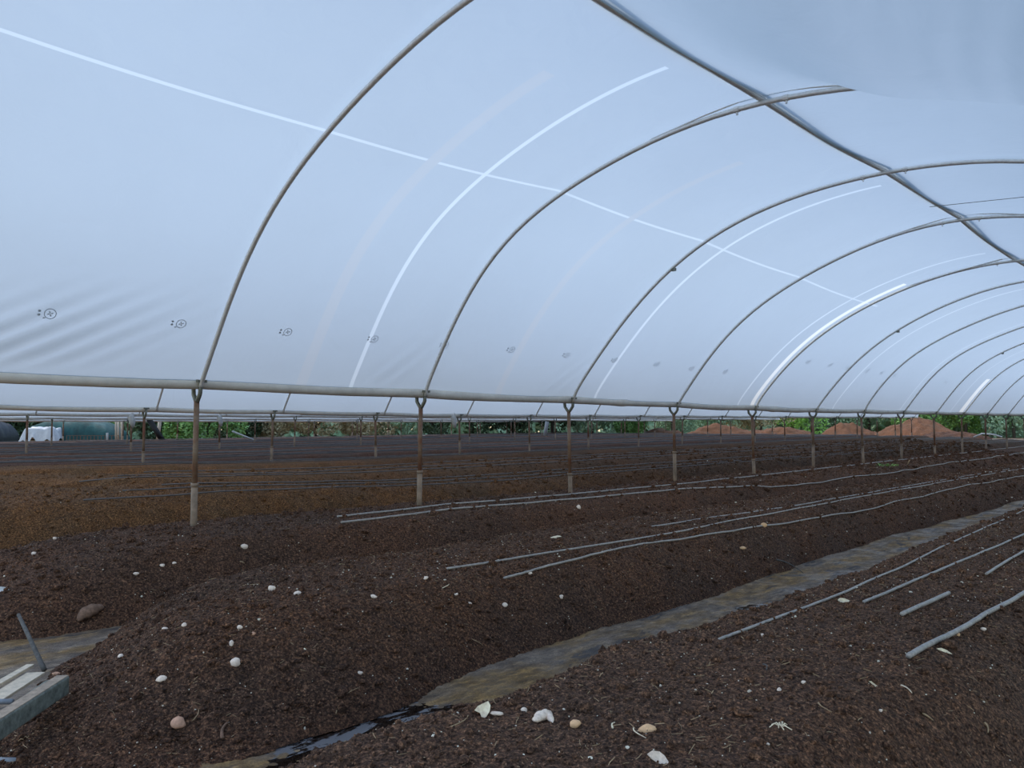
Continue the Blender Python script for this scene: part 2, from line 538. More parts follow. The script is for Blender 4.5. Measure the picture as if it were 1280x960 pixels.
ORD = ['first', 'second', 'third', 'fourth', 'fifth', 'sixth', 'seventh', 'eighth', 'ninth', 'tenth', 'eleventh', 'twelfth', 'thirteenth', 'fourteenth',
       'fifteenth', 'sixteenth', 'seventeenth', 'eighteenth', 'nineteenth', 'twentieth', 'twenty-first']
bed_labels = ['low dark soil bed along the near side of the muddy channel, with buried hoses',
              'tall dark soil mound beyond the muddy channel, with scattered white stones',
              'dark soil mound in which the nearest row of rusty posts stands',
              'rough brown soil mound just behind the nearest post row, with dark hollows',
              'brown soil mound second behind the nearest post row, with pale hoses',
              'brownish soil mound in which the second row of posts stands']
for l in range(6, 15):
    bed_labels.append('flat dark grey soil bed, %s beyond the second row of posts' % ORD[l - 6])
beds = []
for bi, b in enumerate(BED):
    x0, x1 = b['x'] - 1.75, b['x'] + 1.75
    if bi == 0: step, fine = .0135, .0125
    elif bi == 1: step, fine = .0145, .0125
    elif bi == 2: step, fine = .022, .02
    elif bi < 5: step, fine = .04, .035
    elif bi < 9: step, fine = .07, .08
    else: step, fine = .12, .12
    bx = np.arange(x0 + .3, x1 - .3 + (0.2 if bi else .1), step) if bi != 1 else np.arange(x0 - .2, x1 - .1, step)
    if bi == 0: bx = np.arange(-3.7, -.6, step)
    if bi == 2: bx = np.arange(b['x'] - 1.6, b['x'] + 1.6, step)
    d0 = abs(b['x']) * .6 + 1.5
    by = adaptive(b['y0'] - (.4 if bi != 1 else .6), Y_END + .2, lambda y: fine * max(1, (math.hypot(b['x'] * .5, max(y, 0)) / max(4, abs(b['x']) * .8)) ** 1.25))
    X, Y = np.meshgrid(bx, by)
    V, Q = grid_mesh('bed', X, Y, bed_height(b, X, Y), None)
    s = bed_shape(b, X, Y)[0].ravel() > 0
    Q = Q[s[Q].any(axis=1)]
    used, inv = np.unique(Q, return_inverse=True)
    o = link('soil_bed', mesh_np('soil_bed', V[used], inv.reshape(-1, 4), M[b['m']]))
    tag(o, bed_labels[bi], 'soil bed', 'long planting beds of compost')
    beds.append(o)
    # clods, grit and fibres lying loose on the bed: nobody could count them
    nc = {0: 24000, 1: 32000, 2: 16000, 3: 20000, 4: 10000}.get(bi, 0)
    if nc:
        x, y, z = scatter(b, nc, b['y0'], 34 if bi < 3 else 45, 100 + bi, 2.3 if bi < 3 else 1.9)
        rng = np.random.default_rng(200 + bi)
        r = .0045 * (1 - rng.uniform(0, .995, len(x))) ** -.42
        r = np.clip(r, 0, .026) * (1 + .055 * y) * (1, 1, 1.3, 1.3, 1.4)[bi]
        V, T = blobs(np.stack([x, y, z + r * .25], -1), r, 300 + bi)
        c = link('clods', mesh_np('clods', V, T, M[b['m']], smooth=False), o); c['kind'] = 'stuff'
    nk = {0: 70000, 1: 70000, 2: 30000, 3: 16000}.get(bi, 0)
    if nk:
        x, y, z = scatter(b, nk, b['y0'], 26, 150 + bi, 2.4 if bi < 2 else 1.7)
        rng = np.random.default_rng(250 + bi)
        r = rng.uniform(.0028, .0062, len(x)) * (1 + .075 * y) * (1, 1, 1.3, 1.8)[bi]
        OV = np.array([(1, 0, 0), (-1, 0, 0), (0, 1, 0), (0, -1, 0), (0, 0, 1.)]) ; OF = np.array([(0, 2, 4), (2, 1, 4), (1, 3, 4), (3, 0, 4)])
        a = rng.uniform(0, 6.28, (len(x), 1)); v = OV[None] * rng.uniform(.7, 1.4, (len(x), 5, 1))
        v = np.stack([v[..., 0] * np.cos(a) - v[..., 1] * np.sin(a), v[..., 0] * np.sin(a) + v[..., 1] * np.cos(a), v[..., 2]], -1) * r[:, None, None] + np.stack([x, y, z], -1)[:, None]
        T = (OF[None] + (np.arange(len(x)) * 5)[:, None, None]).reshape(-1, 3)
        c = link('crumbs', mesh_np('crumbs', v.reshape(-1, 3), T, M['crumb'], smooth=False), o); c['kind'] = 'stuff'
    ng = {0: 2600, 1: 2400, 2: 1100, 3: 300}.get(bi, 0)
    if ng:
        x, y, z = scatter(b, ng, b['y0'], 26, 400 + bi, 2.0)
        rng = np.random.default_rng(500 + bi)
        r = .0021 * (1 - rng.uniform(0, .985, len(x))) ** -.34 * (1 + .08 * y)
        V, T = blobs(np.stack([x, y, z + r * .3], -1), r, 600 + bi)
        c = link('grit', mesh_np('grit', V, T, M['speck'], smooth=False), o); c['kind'] = 'stuff'
    nf = {0: 1500, 1: 1100, 2: 300}.get(bi, 0)
    if nf:
        x, y, z = scatter(b, nf, b['y0'], 10, 700 + bi, 1.5)
        rng = np.random.default_rng(800 + bi)
        L = rng.uniform(.015, .07, len(x)) * rng.uniform(.5, 1, len(x)); R = rng.uniform(.0007, .0016, len(x)) * (1 + .08 * y)
        V, T = fibres(np.stack([x, y, z + .003], -1), L, R, 900 + bi)
        c = link('straw_fibres', mesh_np('straw_fibres', V, T, M['straw'], smooth=False), o); c['kind'] = 'stuff'

# ------------------------------------------------------------------ drip hoses


def hose(b, pts, r, mat, label, group, lift=.004, name='drip_hose', wig=.02, seed=0):
    """pts: (x, y) way points along the bed"""
    P = np.array(pts, float)
    n = max(12, int((P[-1, 1] - P[0, 1]) / (.12 if b in BED[:3] else .5)))
    y = P[0, 1] + (P[-1, 1] - P[0, 1]) * np.linspace(0, 1, n) ** 1.25
    x = np.interp(y, P[:, 1], P[:, 0]) + wig * (vn(y, y * 0, 1.7, seed) + .4 * vn(y, y * 0, .6, seed + 3)) * np.clip((y - P[0, 1]), 0, 1)
    zz = np.zeros(n)
    for k in (-.3, -.2, -.1, 0, .1, .2, .3): zz += bed_height(b, x, y + k) / 7 * .6 + bed_smooth(b, x, y + k) / 7 * .4
    zz += r * .75 + lift
    mb = MB(); mb.tube(np.stack([x, y, zz], -1), r, 7 if b in BED[:3] else 4)
    o = mb.build(name, mat, smooth=True)
    tag(o, label, 'hose', group)
    return o


ga = 'hoses half buried on the near bed'
hose(BED[0], [(-2.20, 3.75), (-2.24, 5.55), (-2.44, 9), (-2.63, 12.5), (-2.8, 20), (-2.9, 54)], .0085, M['hose'], 'thin grey hose running nearest the channel on the low bed', ga, .004, seed=1)
hose(BED[0], [(-2.02, 5.25), (-2.06, 9.8), (-2.3, 16), (-2.4, 54)], .010, M['hose'], 'grey hose second from the channel on the low bed', ga, .004, seed=2)
hose(BED[0], [(-1.70, 5.0), (-1.70, 5.9)], .0135, M['hose'], 'short thick grey pipe lying alone on top of the low bed', ga, .012, wig=.0)
hose(BED[0], [(-1.72, 6.9), (-1.8, 8.6), (-1.95, 16), (-2.1, 54)], .0105, M['hose'], 'grey hose third from the channel, in line beyond the short thick pipe', ga, .010, seed=3)
hose(BED[0], [(-1.37, 4.1), (-1.37, 6.45), (-1.5, 12), (-1.6, 54)], .0145, M['hose'], 'thickest grey hose, farthest from the channel on the low bed', ga, .012, wig=.01, seed=4)
gb = 'hoses on the tall mound beyond the channel'
hose(BED[1], [(-4.30, 4.2), (-4.40, 6.1), (-4.50, 10.6), (-4.56, 21), (-4.6, 54)], .0095, M['hose'], 'grey hose along the channel edge of the tall mound crest', gb, .012, seed=5)
hose(BED[1], [(-4.62, 3.9), (-4.55, 6.3), (-4.76, 10.3), (-4.92, 19), (-5.0, 54)], .009, M['hose'], 'grey hose along the middle of the tall mound crest', gb, .008, seed=6)
hose(BED[1], [(-5.05, 7.2), (-4.95, 10.2), (-5.05, 14), (-5.3, 30), (-5.3, 54)], .009, M['hose'], 'thin grey hose on the far side of the tall mound crest', gb, .002, seed=7)
gc = 'hoses beside the nearest post row'
hose(BED[2], [(-7.35, 4.7), (-7.58, 6.5), (-7.32, 10.2), (-7.02, 15), (-7.2, 34), (-7.3, 54)], .012, M['hose'], 'grey hose on the near shoulder of the post row mound', gc, .012, seed=8)
hose(BED[2], [(-7.9, 5.0), (-8.1, 6.9), (-7.85, 12.4), (-8.05, 19), (-8.4, 40), (-8.4, 54)], .012, M['hose'], 'grey hose winding close along the feet of the nearest posts', gc, .010, seed=9)
PLACE = ['near side', 'middle', 'far side']
for bi in range(3, 15):
    b = BED[bi]
    for j, dx in enumerate((.62, .1, -.5)):
        wav = [(b['x'] + dx + .12 * math.sin(bi * 3 + j * 2 + q), yy) for q, yy in enumerate((3.2 + j * .7 + (bi % 3) * .8, 9, 16, 25, 38, 54))]
        where = {3: 'the rough brown mound behind the first post row', 4: 'the second brown mound behind the first post row', 5: 'the brownish mound of the second post row'}.get(
            bi, 'the %s grey bed beyond the second post row' % ORD[bi - 6])
        hose(b, wav, .0105 if bi < 6 else .012, M['hose_far'], 'grey hose on the %s of %s' % (PLACE[j], where), 'hoses on the beds behind the first post row', .02 if bi < 5 else .04, seed=bi * 5 + j)

# ------------------------------------------------------------------ tunnels: rows of posts, rolls, hoops, covers


def roll_z(r, y):
    if r <= 1: return 2.078 + .010 * np.clip(y - 18, 0, None)
    if r == 2: return 2.045 + .0112 * np.clip(y - 15.5, 0, None)
    return 2.09 + .0075 * np.clip(y - 6, 0, None)


def post_ys(r):
    off = {0: 0, 1: 0, 2: -.22, 3: -.2, 4: -.15, 5: -.18}[r]
    k0 = -1
    out = []
    for k in range(k0, 18):
        y = Y0 + off + k * PITCH_Y
        if y < Y_END: out.append((k, y))
    return out


ROWNAME = {0: 'the row beside the camera', 1: 'the first row', 2: 'the second row', 3: 'the third row', 4: 'the fourth row', 5: 'the fifth and last row'}


def visible(x, y, z, m=30):
    d = np.array([x, y, z]) - CP; zz = d @ fwv
    if zz < .3: return False
    px = 640 + F * (d @ rtv) / zz
    return -m < px < 1280 + m


post_height = {}
for r in range(6):
    ip = 0
    for k, y in post_ys(r):
        x = ROW[r]
        if r >= 3 and not visible(x, y, 1.5): continue
        if r == 2 and not visible(x, y, 1.5, 60): continue
        zt = float(roll_z(r, y)) - .20
        bd = min(BED, key=lambda q: abs(q['x'] - x))
        zb = max(float(bed_height(bd, np.array(x), np.array(y))) if r else 0, float(ground(x, y)))
        root = empty('tunnel_post', (x, y, zb))
        h = zt - zb
        rq = random.Random(r * 50 + k); ln = rq.uniform(-.012, .012); sf = rq.uniform(.22, .46)
        if k == 0 and r == 1: sf = .33
        pr = .029 if r < 3 else .034
        up = MB(); up.tube([(ln * .6, ln, h * (sf - .02)), (0, 0, h)], pr, 10 if r < 3 else 6)
        up.build('upper_pole', M['rust'], root, True)
        lo = MB(); lo.tube([(ln * 1.3, ln * 2, -.25), (ln * .6, ln, h * sf)], pr + .006, 10 if r < 3 else 6)
        if r < 3: lo.tube([(ln * .6, ln, h * (sf - .02)), (ln * .6, ln, h * (sf + .01))], pr + .012, 10)
        lo.build('ground_sleeve', M['sleeve'], root, True)
        fk = MB()
        for sgn in (-1, 1):
            fk.tube([(0, 0, h - .02), (sgn * .035, 0, h + .015), (sgn * .082, 0, h + .07), (sgn * .098, 0, h + .19)], .024, 8 if r < 3 else 5)
        fk.build('forked_bracket', M['dull_steel'], root, True)
        if r < 3:
            cl = MB()
            cl.box((.11, 0, h + .205), (.012, .055, .014)); cl.tube([(.12, -.045, h + .19), (.12, -.045, h + .22)], .014, 6); cl.tube([(.12, .045, h + .19), (.12, .045, h + .22)], .014, 6)
            cl.build('clamp', M['dull_steel'], root)
        if r == 0: lab = 'rusty steel tunnel post of the out of view side row, behind the low bed'
        else:
            vis = visible(x, y, 1.5, 0)
            lab = 'rusty steel post with forked top, %s along %s' % (ORD[ip] if vis else 'just outside the picture', ROWNAME[r])
            if vis: ip += 1
        tag(root, lab, 'post', 'rusty posts of %s' % ROWNAME[r].replace(' and last', ''))

# rolled film lashed along the post tops
for r in range(6):
    y = np.arange(Y_START - .12, Y_END + .4, .17 if r < 3 else .5)
    ph = ((y - Y0) / PITCH_Y) % 1
    z = roll_z(r, y) - .016 * np.sin(np.pi * ph) + .012 * vn(y, y * 0, 1.4, r)
    x = ROW[r] + .014 * vn(y, y * 0, 1.1, r + 9)
    rad = .073 * (1 + .10 * vn(y, y * 0, .8, r + 3) + .06 * vn(y, y * 0, .3, r + 5))
    for cy in (10.95, 16.6, 25.3): rad = rad + .016 * np.exp(-((y - cy) / .12) ** 2) if r == 1 else rad
    mb = MB(); mb.tube(np.stack([x, y, z], -1), rad, 12 if r < 3 else 8)
    # the film tail of the roll sagging under it here and there
    o = mb.build('film_roll', M['roll'], smooth=True)
    tag(o, ['thick roll of film on the out of view side row', 'thick beige roll of film running along the tops of the first post row',
            'beige roll of film along the tops of the second post row', 'thin beige roll of film along the third post row',
            'thin pale roll of film along the fourth post row', 'thin pale roll of film along the fifth and last post row'][r], 'film roll', 'rolls of film along the post rows')
    if r in (2, 3):
        hb = MB()
        for k, yy, s in ([(0, 15.1, .10)] if r == 2 else [(0, 9.3, .13), (1, 12.35, .11)]):
            hb.tube([(ROW[r] + .03, yy + .1, roll_z(r, yy) + .06), (ROW[r] + .08, yy + .05, roll_z(r, yy) - .08), (ROW[r] + .09, yy + .1, roll_z(r, yy) - .16 - s * .9), (ROW[r] + .09, yy + .12, roll_z(r, yy) - .24 - s * 1.6)],
                    [.05, s * .8, s * .75, .03], 9)
        c = hb.build('loose_film_end', M['white_plastic'], o, True); c['label'] = 'loose white film end hanging from the roll'

# hoop profiles: e = distance from the row the hoop springs from, z = height
PROF = {0: [(0.205, 2.177), (0.564, 2.654), (0.942, 3.061), (1.501, 3.584), (2.422, 4.055), (2.613, 4.144), (3.365, 4.384), (4.403, 4.551)],
        1: [(0.152, 2.129), (0.593, 2.876), (1.178, 3.5), (1.951, 4.016), (2.765, 4.334), (3.639, 4.539), (4.397, 4.575), (4.942, 4.546), (5.251, 4.511), (5.943, 4.413)],
        2: [(0.139, 2.183), (0.831, 2.909), (1.823, 3.839), (2.809, 4.317), (3.966, 4.627), (4.957, 4.632), (5.815, 4.555), (6.422, 4.438)],
        3: [(0.225, 2.244), (1.001, 3.14), (2.247, 4.009), (3.344, 4.389), (4.435, 4.608), (5.142, 4.666), (5.79, 4.641)],
        4: [(0.211, 2.279), (0.807, 2.925), (1.762, 3.623), (3.018, 4.206), (4.136, 4.42), (5.081, 4.538)],
        5: [(0.26, 2.312), (0.857, 2.966), (1.611, 3.581), (2.662, 4.182), (4.514, 4.652)],
        6: [(0.205, 2.289), (0.722, 2.942), (1.537, 3.594), (2.49, 4.075), (3.887, 4.528)]}
GEN = [(.2, 2.17), (.6, 2.8), (.9, 3.03), (1.2, 3.4), (1.9, 3.82), (2.6, 4.12), (3.4, 4.42), (4.2, 4.56), (4.75, 4.6), (5.3, 4.57), (6.3, 4.42)]
E0, HW, ZF = .10, 4.65, 2.02


def fit(data, wgt):
    pts = [(e, z, wgt) for e, z in data] + [(e, z, .25) for e, z in GEN] + [(9.5 - e, z, .35) for e, z in GEN[:8]]
    A, Bv = [], []
    for e, z, w_ in pts:
        c = 1 - (e - E0) / HW
        th = math.acos(max(-1, min(1, c)))
        A.append([w_ * math.sin(j * th) for j in (1, 2, 3, 5, 7)]); Bv.append(w_ * (z - ZF))
    return np.linalg.lstsq(np.array(A), np.array(Bv), rcond=None)[0]


CG = fit([], 1)
CK = {k: fit(v, 1) for k, v in PROF.items()}


def coef(t, k):
    if t == 0 and k in CK: return CK[k]
    rr = np.random.default_rng(t * 100 + k + 5)
    return CG * (1 + rr.uniform(-.012, .012))


def arc(t, k, u, off=0.0):
    """hoop k of tunnel t at u in 0..1 from the row farther from the camera; off pushes outward"""
    th = np.asarray(u, float) * np.pi
    y = Y0 + k * PITCH_Y
    xl, xr = ROW[t + 1], ROW[t]
    W = xr - xl
    hw = (W - 2 * E0) / 2
    e = E0 + hw * (1 - np.cos(th))
    c = coef(t, k)
    z = sum(cc * np.sin(j * th) for cc, j in zip(c, (1, 2, 3, 5, 7)))
    zl = float(roll_z(t + 1, y)) - .058; zr = float(roll_z(t, y)) - .058
    z = z + zl * (1 - u) + zr * u
    de, dz = np.gradient(e), np.gradient(z)
    n = np.hypot(de, dz) + 1e-9
    return xl + e - dz / n * off, z + de / n * off


def cover_pt(t, u, y, inward=0.0):
    """cover surface of tunnel t (arrays u, y of one shape (ny,nu), u along axis 1)"""
    ks = (y[:, 0] - Y0) / PITCH_Y
    X = np.zeros(u.shape); Z = np.zeros(u.shape)
    uu = u[0]
    cache = {}
    for i, kf in enumerate(ks):
        k = int(math.floor(kf)); f = kf - k
        for q in (k, k + 1):
            if q not in cache: cache[q] = (arc(t, q, uu, .055), arc(t, q, uu, .055 - 1.0))
        (xa, za), (xai, zai) = cache[k]; (xb, zb), (xbi, zbi) = cache[k + 1]
        g = f
        x = xa * (1 - g) + xb * g; z = za * (1 - g) + zb * g
        xi = xai * (1 - g) + xbi * g; zi = zai * (1 - g) + zbi * g
        nx, nz = xi - x, zi - z                       # unit inward
        sag = .045 * math.sin(math.pi * f) * np.sin(np.pi * uu) ** .5
        sag = sag + inward
        if t == 0:
            yy = np.full(uu.shape, y[i, 0])
            if 0 <= kf < 1:                           # the loose belly of film over the first bay, beyond the ridge pipe
                sag = sag + .50 * math.sin(math.pi * f) ** .7 * ss(.51, .64, uu) * ss(1.0, .80, uu)
                sag = sag + .004 * np.sin(x * 26 + f * 14) * ss(.62, .72, uu) * math.sin(math.pi * f) * ss(.98, .85, uu)
            if 1 <= kf < 2:
                sag = sag + .05 * math.sin(math.pi * f) * ss(.50, .60, uu) * ss(1.0, .86, uu)
                sag = sag + .005 * np.sin(x * 22 - f * 22) * ss(.66, .72, uu) * np.exp(-((f - .35) / .3) ** 2)
            # pull creases fanning up from the roll
            for (yc, amp, wdt, slope) in ((1.35, .060, .85, 1.5), (5.75, .022, .35, .8), (9.0, .018, .3, .8)):
                hgt = z - 2.1
                d = (yy - yc) - slope * hgt
                fan = np.exp(-(d / wdt) ** 2) * ss(1.05, .15, hgt) * (uu < .3)
                sag = sag + amp * fan * (np.abs(((d - .25 * hgt) * 3.1) % 1 - .5) * 2 - .5) * np.clip(hgt * 6, 0, 1)
        X[i] = x + nx * sag; Z[i] = z + nz * sag
    return X, Z


CNAME = {0: 'milky blue plastic film cover arching over the near beds', 1: 'milky film cover of the tunnel behind the first post row',
         2: 'milky film cover of the tunnel behind the second post row', 3: 'pale film cover between the third and fourth post rows', 4: 'pale film cover over the last tunnel'}
# seams and tapes of the near cover
def u_of_e(t, e):
    hw = (ROW[t] - ROW[t + 1] - 2 * E0) / 2
    return math.acos(1 - (e - E0) / hw) / math.pi


covers = []
for t in range(5):
    if t == 0:
        y = np.concatenate([np.arange(Y_START, 13, .05), np.arange(13, Y_END + .1, .2)])
        u = np.concatenate([np.linspace(0, .3, 110), np.linspace(.3, .5, 30)[1:], np.linspace(.5, 1, 130)[1:]])
    else:
        y = np.arange(Y_START, Y_END + .1, PITCH_Y / 8); u = np.linspace(0, 1, 40)
    masks = []
    if t == 0:
        uL = u_of_e(0, 2.52)
        SE = [(yy - .028, yy + .028, 0, .5, M['seam'], 'seam', 'narrow bright crosswise seam of the film') for yy in (5.38, 10.18, 14.95, 19.75, 24.55, 29.35)]
        SE += [(4.62, 4.76, 0, .45, M['tape'], 'tape_band', 'wide faint beige band across the film'), (7.86, 7.98, 0, .45, M['tape'], 'tape_band', 'wide faint beige band across the film')]
        SE += [(Y0 + 4 * PITCH_Y - .20, Y0 + 4 * PITCH_Y - .03, 0, .40, M['seam_warm'], 'lapped_band', 'bright creamy lapped film along the fifth hoop'),
               (Y0 + 9 * PITCH_Y - .55, Y0 + 9 * PITCH_Y - .05, 0, .20, M['seam_warm'], 'lapped_band', 'crumpled white lapped film along the tenth hoop')]
        SE += [(0.1, 16.2, uL - .0012, uL + .0012, M['seam_thin'], 'seam', 'thin bright lengthwise seam of the film')]
        ex = np.array([q for e in SE for q in e[:2]])
        y = y[np.min(np.abs(y[:, None] - ex[None]), axis=1) > .015]; y = np.unique(np.concatenate([y, ex]))
        exu = np.array([uL - .0012, uL + .0012]); u = u[np.min(np.abs(u[:, None] - exu[None]), axis=1) > .002]; u = np.unique(np.concatenate([u, exu]))
    U, Yg = np.meshgrid(u, y)
    X, Z = cover_pt(t, U, Yg)
    V, Q = grid_mesh('c', X, Yg, Z, None)
    keep = np.ones(len(Q), bool); bands = []
    if t == 0:
        uc = np.tile((u[:-1] + u[1:]) / 2, len(y) - 1); yc = np.repeat((y[:-1] + y[1:]) / 2, len(u) - 1)
        for (ya, yb, ua, ub, mt, nm, lb) in SE:
            mk = keep & (yc > ya) & (yc < yb) & (uc > ua) & (uc < ub)
            bands.append((Q[mk], mt, nm, lb)); keep &= ~mk
    o = link('film_cover', mesh_np('film_cover', V, Q[keep], M['film']))
    for q, mt, nm, lb in bands:
        used, inv = np.unique(q, return_inverse=True)
        c = link(nm, mesh_np(nm, V[used], inv.reshape(-1, 4), mt), o); c['label'] = lb
    tag(o, CNAME[t], 'plastic cover', 'film covers of the tunnels')
    covers.append(o)


# printed roundels on the film: a ring with four blades and two dots before it
print_me = None


def emblem(parent, y, zt, t=0, s=1.0):
    uu = np.linspace(0.01, .3, 400)
    X, Z = cover_pt(t, uu[None], np.full((1, 400), y), .016)
    i = int(np.argmin(abs(Z[0] - zt)))
    P0 = np.array([X[0, i], y, Z[0, i]]); T = np.array([X[0, i + 3] - X[0, i - 3], 0, Z[0, i + 3] - Z[0, i - 3]]); T /= np.linalg.norm(T)
    S = np.array([0, 1.0, 0])
    R = .05 * s
    V, Fc = [], []

    def pt(a, b_): return P0 + S * a + T * b_

    def quad(q):
        n = len(V); V.extend(q); Fc.append(tuple(range(n, n + len(q))))
    N = 28
    for k in range(N):
        a, b_ = 2 * math.pi * k / N, 2 * math.pi * (k + 1) / N
        quad([pt(R * math.cos(a), R * math.sin(a)), pt(R * math.cos(b_), R * math.sin(b_)), pt(R * .86 * math.cos(b_), R * .86 * math.sin(b_)), pt(R * .86 * math.cos(a), R * .86 * math.sin(a))])
    for k in range(4):
        a = math.pi / 2 * k + .4
        quad([pt(0, 0), pt(R * .35 * math.cos(a - .5), R * .35 * math.sin(a - .5)), pt(R * .62 * math.cos(a), R * .62 * math.sin(a)), pt(R * .3 * math.cos(a + .35), R * .3 * math.sin(a + .35))])
    quad([pt(-R * 1.05, -R * .7), pt(-R * .6, -R * .8), pt(-R * .75, -R * .95), pt(-R * 1.1, -R * .98)])
    me = bpy.data.meshes.new('printed_roundel'); me.from_pydata([tuple(v) for v in V], [], Fc); me.materials.append(M['ink'])
    o = link('printed_roundel', me, parent)
    for dz in (-.32, .38):
        c0 = -R * 1.75
        vv = [tuple(pt(c0 + R * .26 * math.cos(q), R * dz + R * .24 * math.sin(q))) for q in np.linspace(0, 2 * math.pi, 9)[:-1]]
        me = bpy.data.meshes.new('printed_dot'); me.from_pydata(vv, [], [tuple(range(8))]); me.materials.append(M['ink'])
        link('printed_dot', me, o)
    return o


for k in range(0, 11): emblem(covers[0], 1.94 + 1.165 * k, 2.6 + .03 * min(k, 5) * .7)
for y in (16.5, 17.65, 18.75, 20.0, 21.1, 22.2, 26.5): emblem(covers[0], y, 3.06, s=1.15)

# hoops
for t in range(3):
    ip = 0
    for k in range(-1, 18):
        y = Y0 + k * PITCH_Y
        if y > Y_END: continue
        u = np.linspace(0, 1, 61 if t == 0 else 31)
        X, Z = arc(t, k, u)
        if t == 0: rr = .024
        else: rr = .024
        root = empty('tunnel_hoop', (ROW[t + 1], y, 2.0))
        mb = MB(); mb.tube(np.stack([X - ROW[t + 1], np.zeros_like(X), Z - 2.0], -1), rr, 10 if t == 0 else 6)
        mb.build('hoop_tube', M['galv'], root, True)
        if t == 0 and k < 12:
            def ap(e, off=0.0):
                i = np.argmin(abs(X - ROW[1] - e)); return np.array([X[i] - ROW[1], 0, Z[i] - 2.0 + off]), i
            for e in ((4.72, 5.22) if k != 1 else (4.75, 5.28)):
                p, i = ap(e); c = MB(); q = np.array([X[i + 1] - X[i - 1], 0, Z[i + 1] - Z[i - 1]]); q /= np.linalg.norm(q)
                c.tube([p - q * .022, p + q * .022], .031, 8); c.box(p + np.array([0, 0, -.036]), (.008, .008, .016))
                c.build('clamp', M['galv'], root, False)
            if k in (2, 5, 8):
                p, i = ap(1.95); c = MB(); c.box(p + np.array([.02, 0, -.03]), (.03, .02, .022)); c.tube([p + [0, -.03, -.03], p + [0, .03, -.03]], .012, 6)
                c.build('clamp', M['dull_steel'], root)
            if k in (1, 3, 4, 6):
                # thin brace rods between the ridge pipe and the hoop flank
                c = MB(); a, _ = ap(4.97, .085)
                for e, dy in ((3.75, -.02), (5.9, -.02)) if k != 4 else ((3.4, -.03), (3.6, .02)):
                    b2, _ = ap(e, .02)
                    c.tube([a + [0, dy, 0], (a + b2) / 2 + [0, dy, .012], b2 + [0, dy * .5, 0]], .009, 6)
                c.build('brace', M['galv'], root, True)
        if t == 0:
            vis = 0 <= k
            lab = ('galvanised steel hoop springing from the %s post of the first row' % ORD[k]) if vis else 'galvanised steel end hoop at the tunnel mouth, just outside the picture'
            g = 'hoops of the near tunnel'
        else:
            lab = 'galvanised hoop %s along the tunnel behind the %s post row' % (ORD[k + 1], ORD[t - 1]); g = 'hoops of the tunnels behind'
        tag(root, lab, 'hoop', g)

# ridge pipe of the near tunnel with its clips, each bay sagging a little
ks = np.arange(-1, 18)
py_, pz_ = [], []
for k in ks[:-1]:
    X, Z = arc(0, int(k), np.linspace(0, 1, 201)); i = np.argmin(abs(X - ROW[1] - 4.97)); za = Z[i]
    X2, Z2 = arc(0, int(k) + 1, np.linspace(0, 1, 201)); zb = Z2[np.argmin(abs(X2 - ROW[1] - 4.97))]
    for f in np.arange(0, 1, .1):
        py_.append(Y0 + (k + f) * PITCH_Y); pz_.append(za * (1 - f) + zb * f + .056 - .02 * math.sin(math.pi * f))
py_, pz_ = np.array(py_), np.array(pz_)
root = empty('ridge_pipe', (-3.34, 0, 4.6))
mb = MB(); mb.tube(np.stack([.012 * np.sin(py_ * 1.3), py_, pz_ - 4.6], -1), .031, 10)
mb.build('pipe', M['galv'], root, True)
mb = MB(); sel = slice(None)
mb.tube(np.stack([.045 + .015 * np.sin(py_ * 2.1), py_, pz_ - 4.6 + .015 + .015 * np.sin(py_ * 2.06)], -1), .017, 7)
mb.build('lashed_rod', M['dull_steel'], root, True)
for k in range(0, 14):
    y = Y0 + k * PITCH_Y; z = float(np.interp(y, py_, pz_)) - 4.6
    mb = MB(); mb.box((0, -.03, z - .02), (.035, .012, .045)); mb.tube([(-.045, -.04, z - .04), (.05, -.04, z - .04)], .010, 6); mb.box((0, .03, z - .01), (.028, .01, .04))
    mb.build('clip', M['dull_steel'], root)
tag(root, 'galvanised ridge pipe running lengthwise under the film, clipped to every hoop', 'pipe')
# cross wire
mb = MB(); mb.tube([(-3.33, 11.3, 4.58), (-1.5, 11.5, 4.46), (.9, 11.7, 3.4)], .004, 5)
tag(mb.build('tie_wire', M['dull_steel']), 'thin dark wire stretched from the ridge pipe across the film', 'wire')

# ------------------------------------------------------------------ puddles
def puddle(cx, cy, ax, ay, z, label):
    n = 64; V = [(0, 0, 0)]
    for k in range(n):
        a = 2 * math.pi * k / n
        r = 1 + .25 * math.sin(3 * a + cx) + .12 * math.sin(7 * a) + .06 * math.sin(13 * a + 1)
        V.append((ax * r * math.cos(a), ay * r * math.sin(a), 0))
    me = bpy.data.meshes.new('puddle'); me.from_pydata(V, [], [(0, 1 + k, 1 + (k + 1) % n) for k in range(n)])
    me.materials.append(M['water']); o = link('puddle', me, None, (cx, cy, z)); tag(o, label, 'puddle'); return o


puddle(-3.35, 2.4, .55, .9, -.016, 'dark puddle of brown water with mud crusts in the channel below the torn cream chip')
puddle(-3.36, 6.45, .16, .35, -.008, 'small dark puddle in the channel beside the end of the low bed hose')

# ------------------------------------------------------------------ stones and bits one can point at


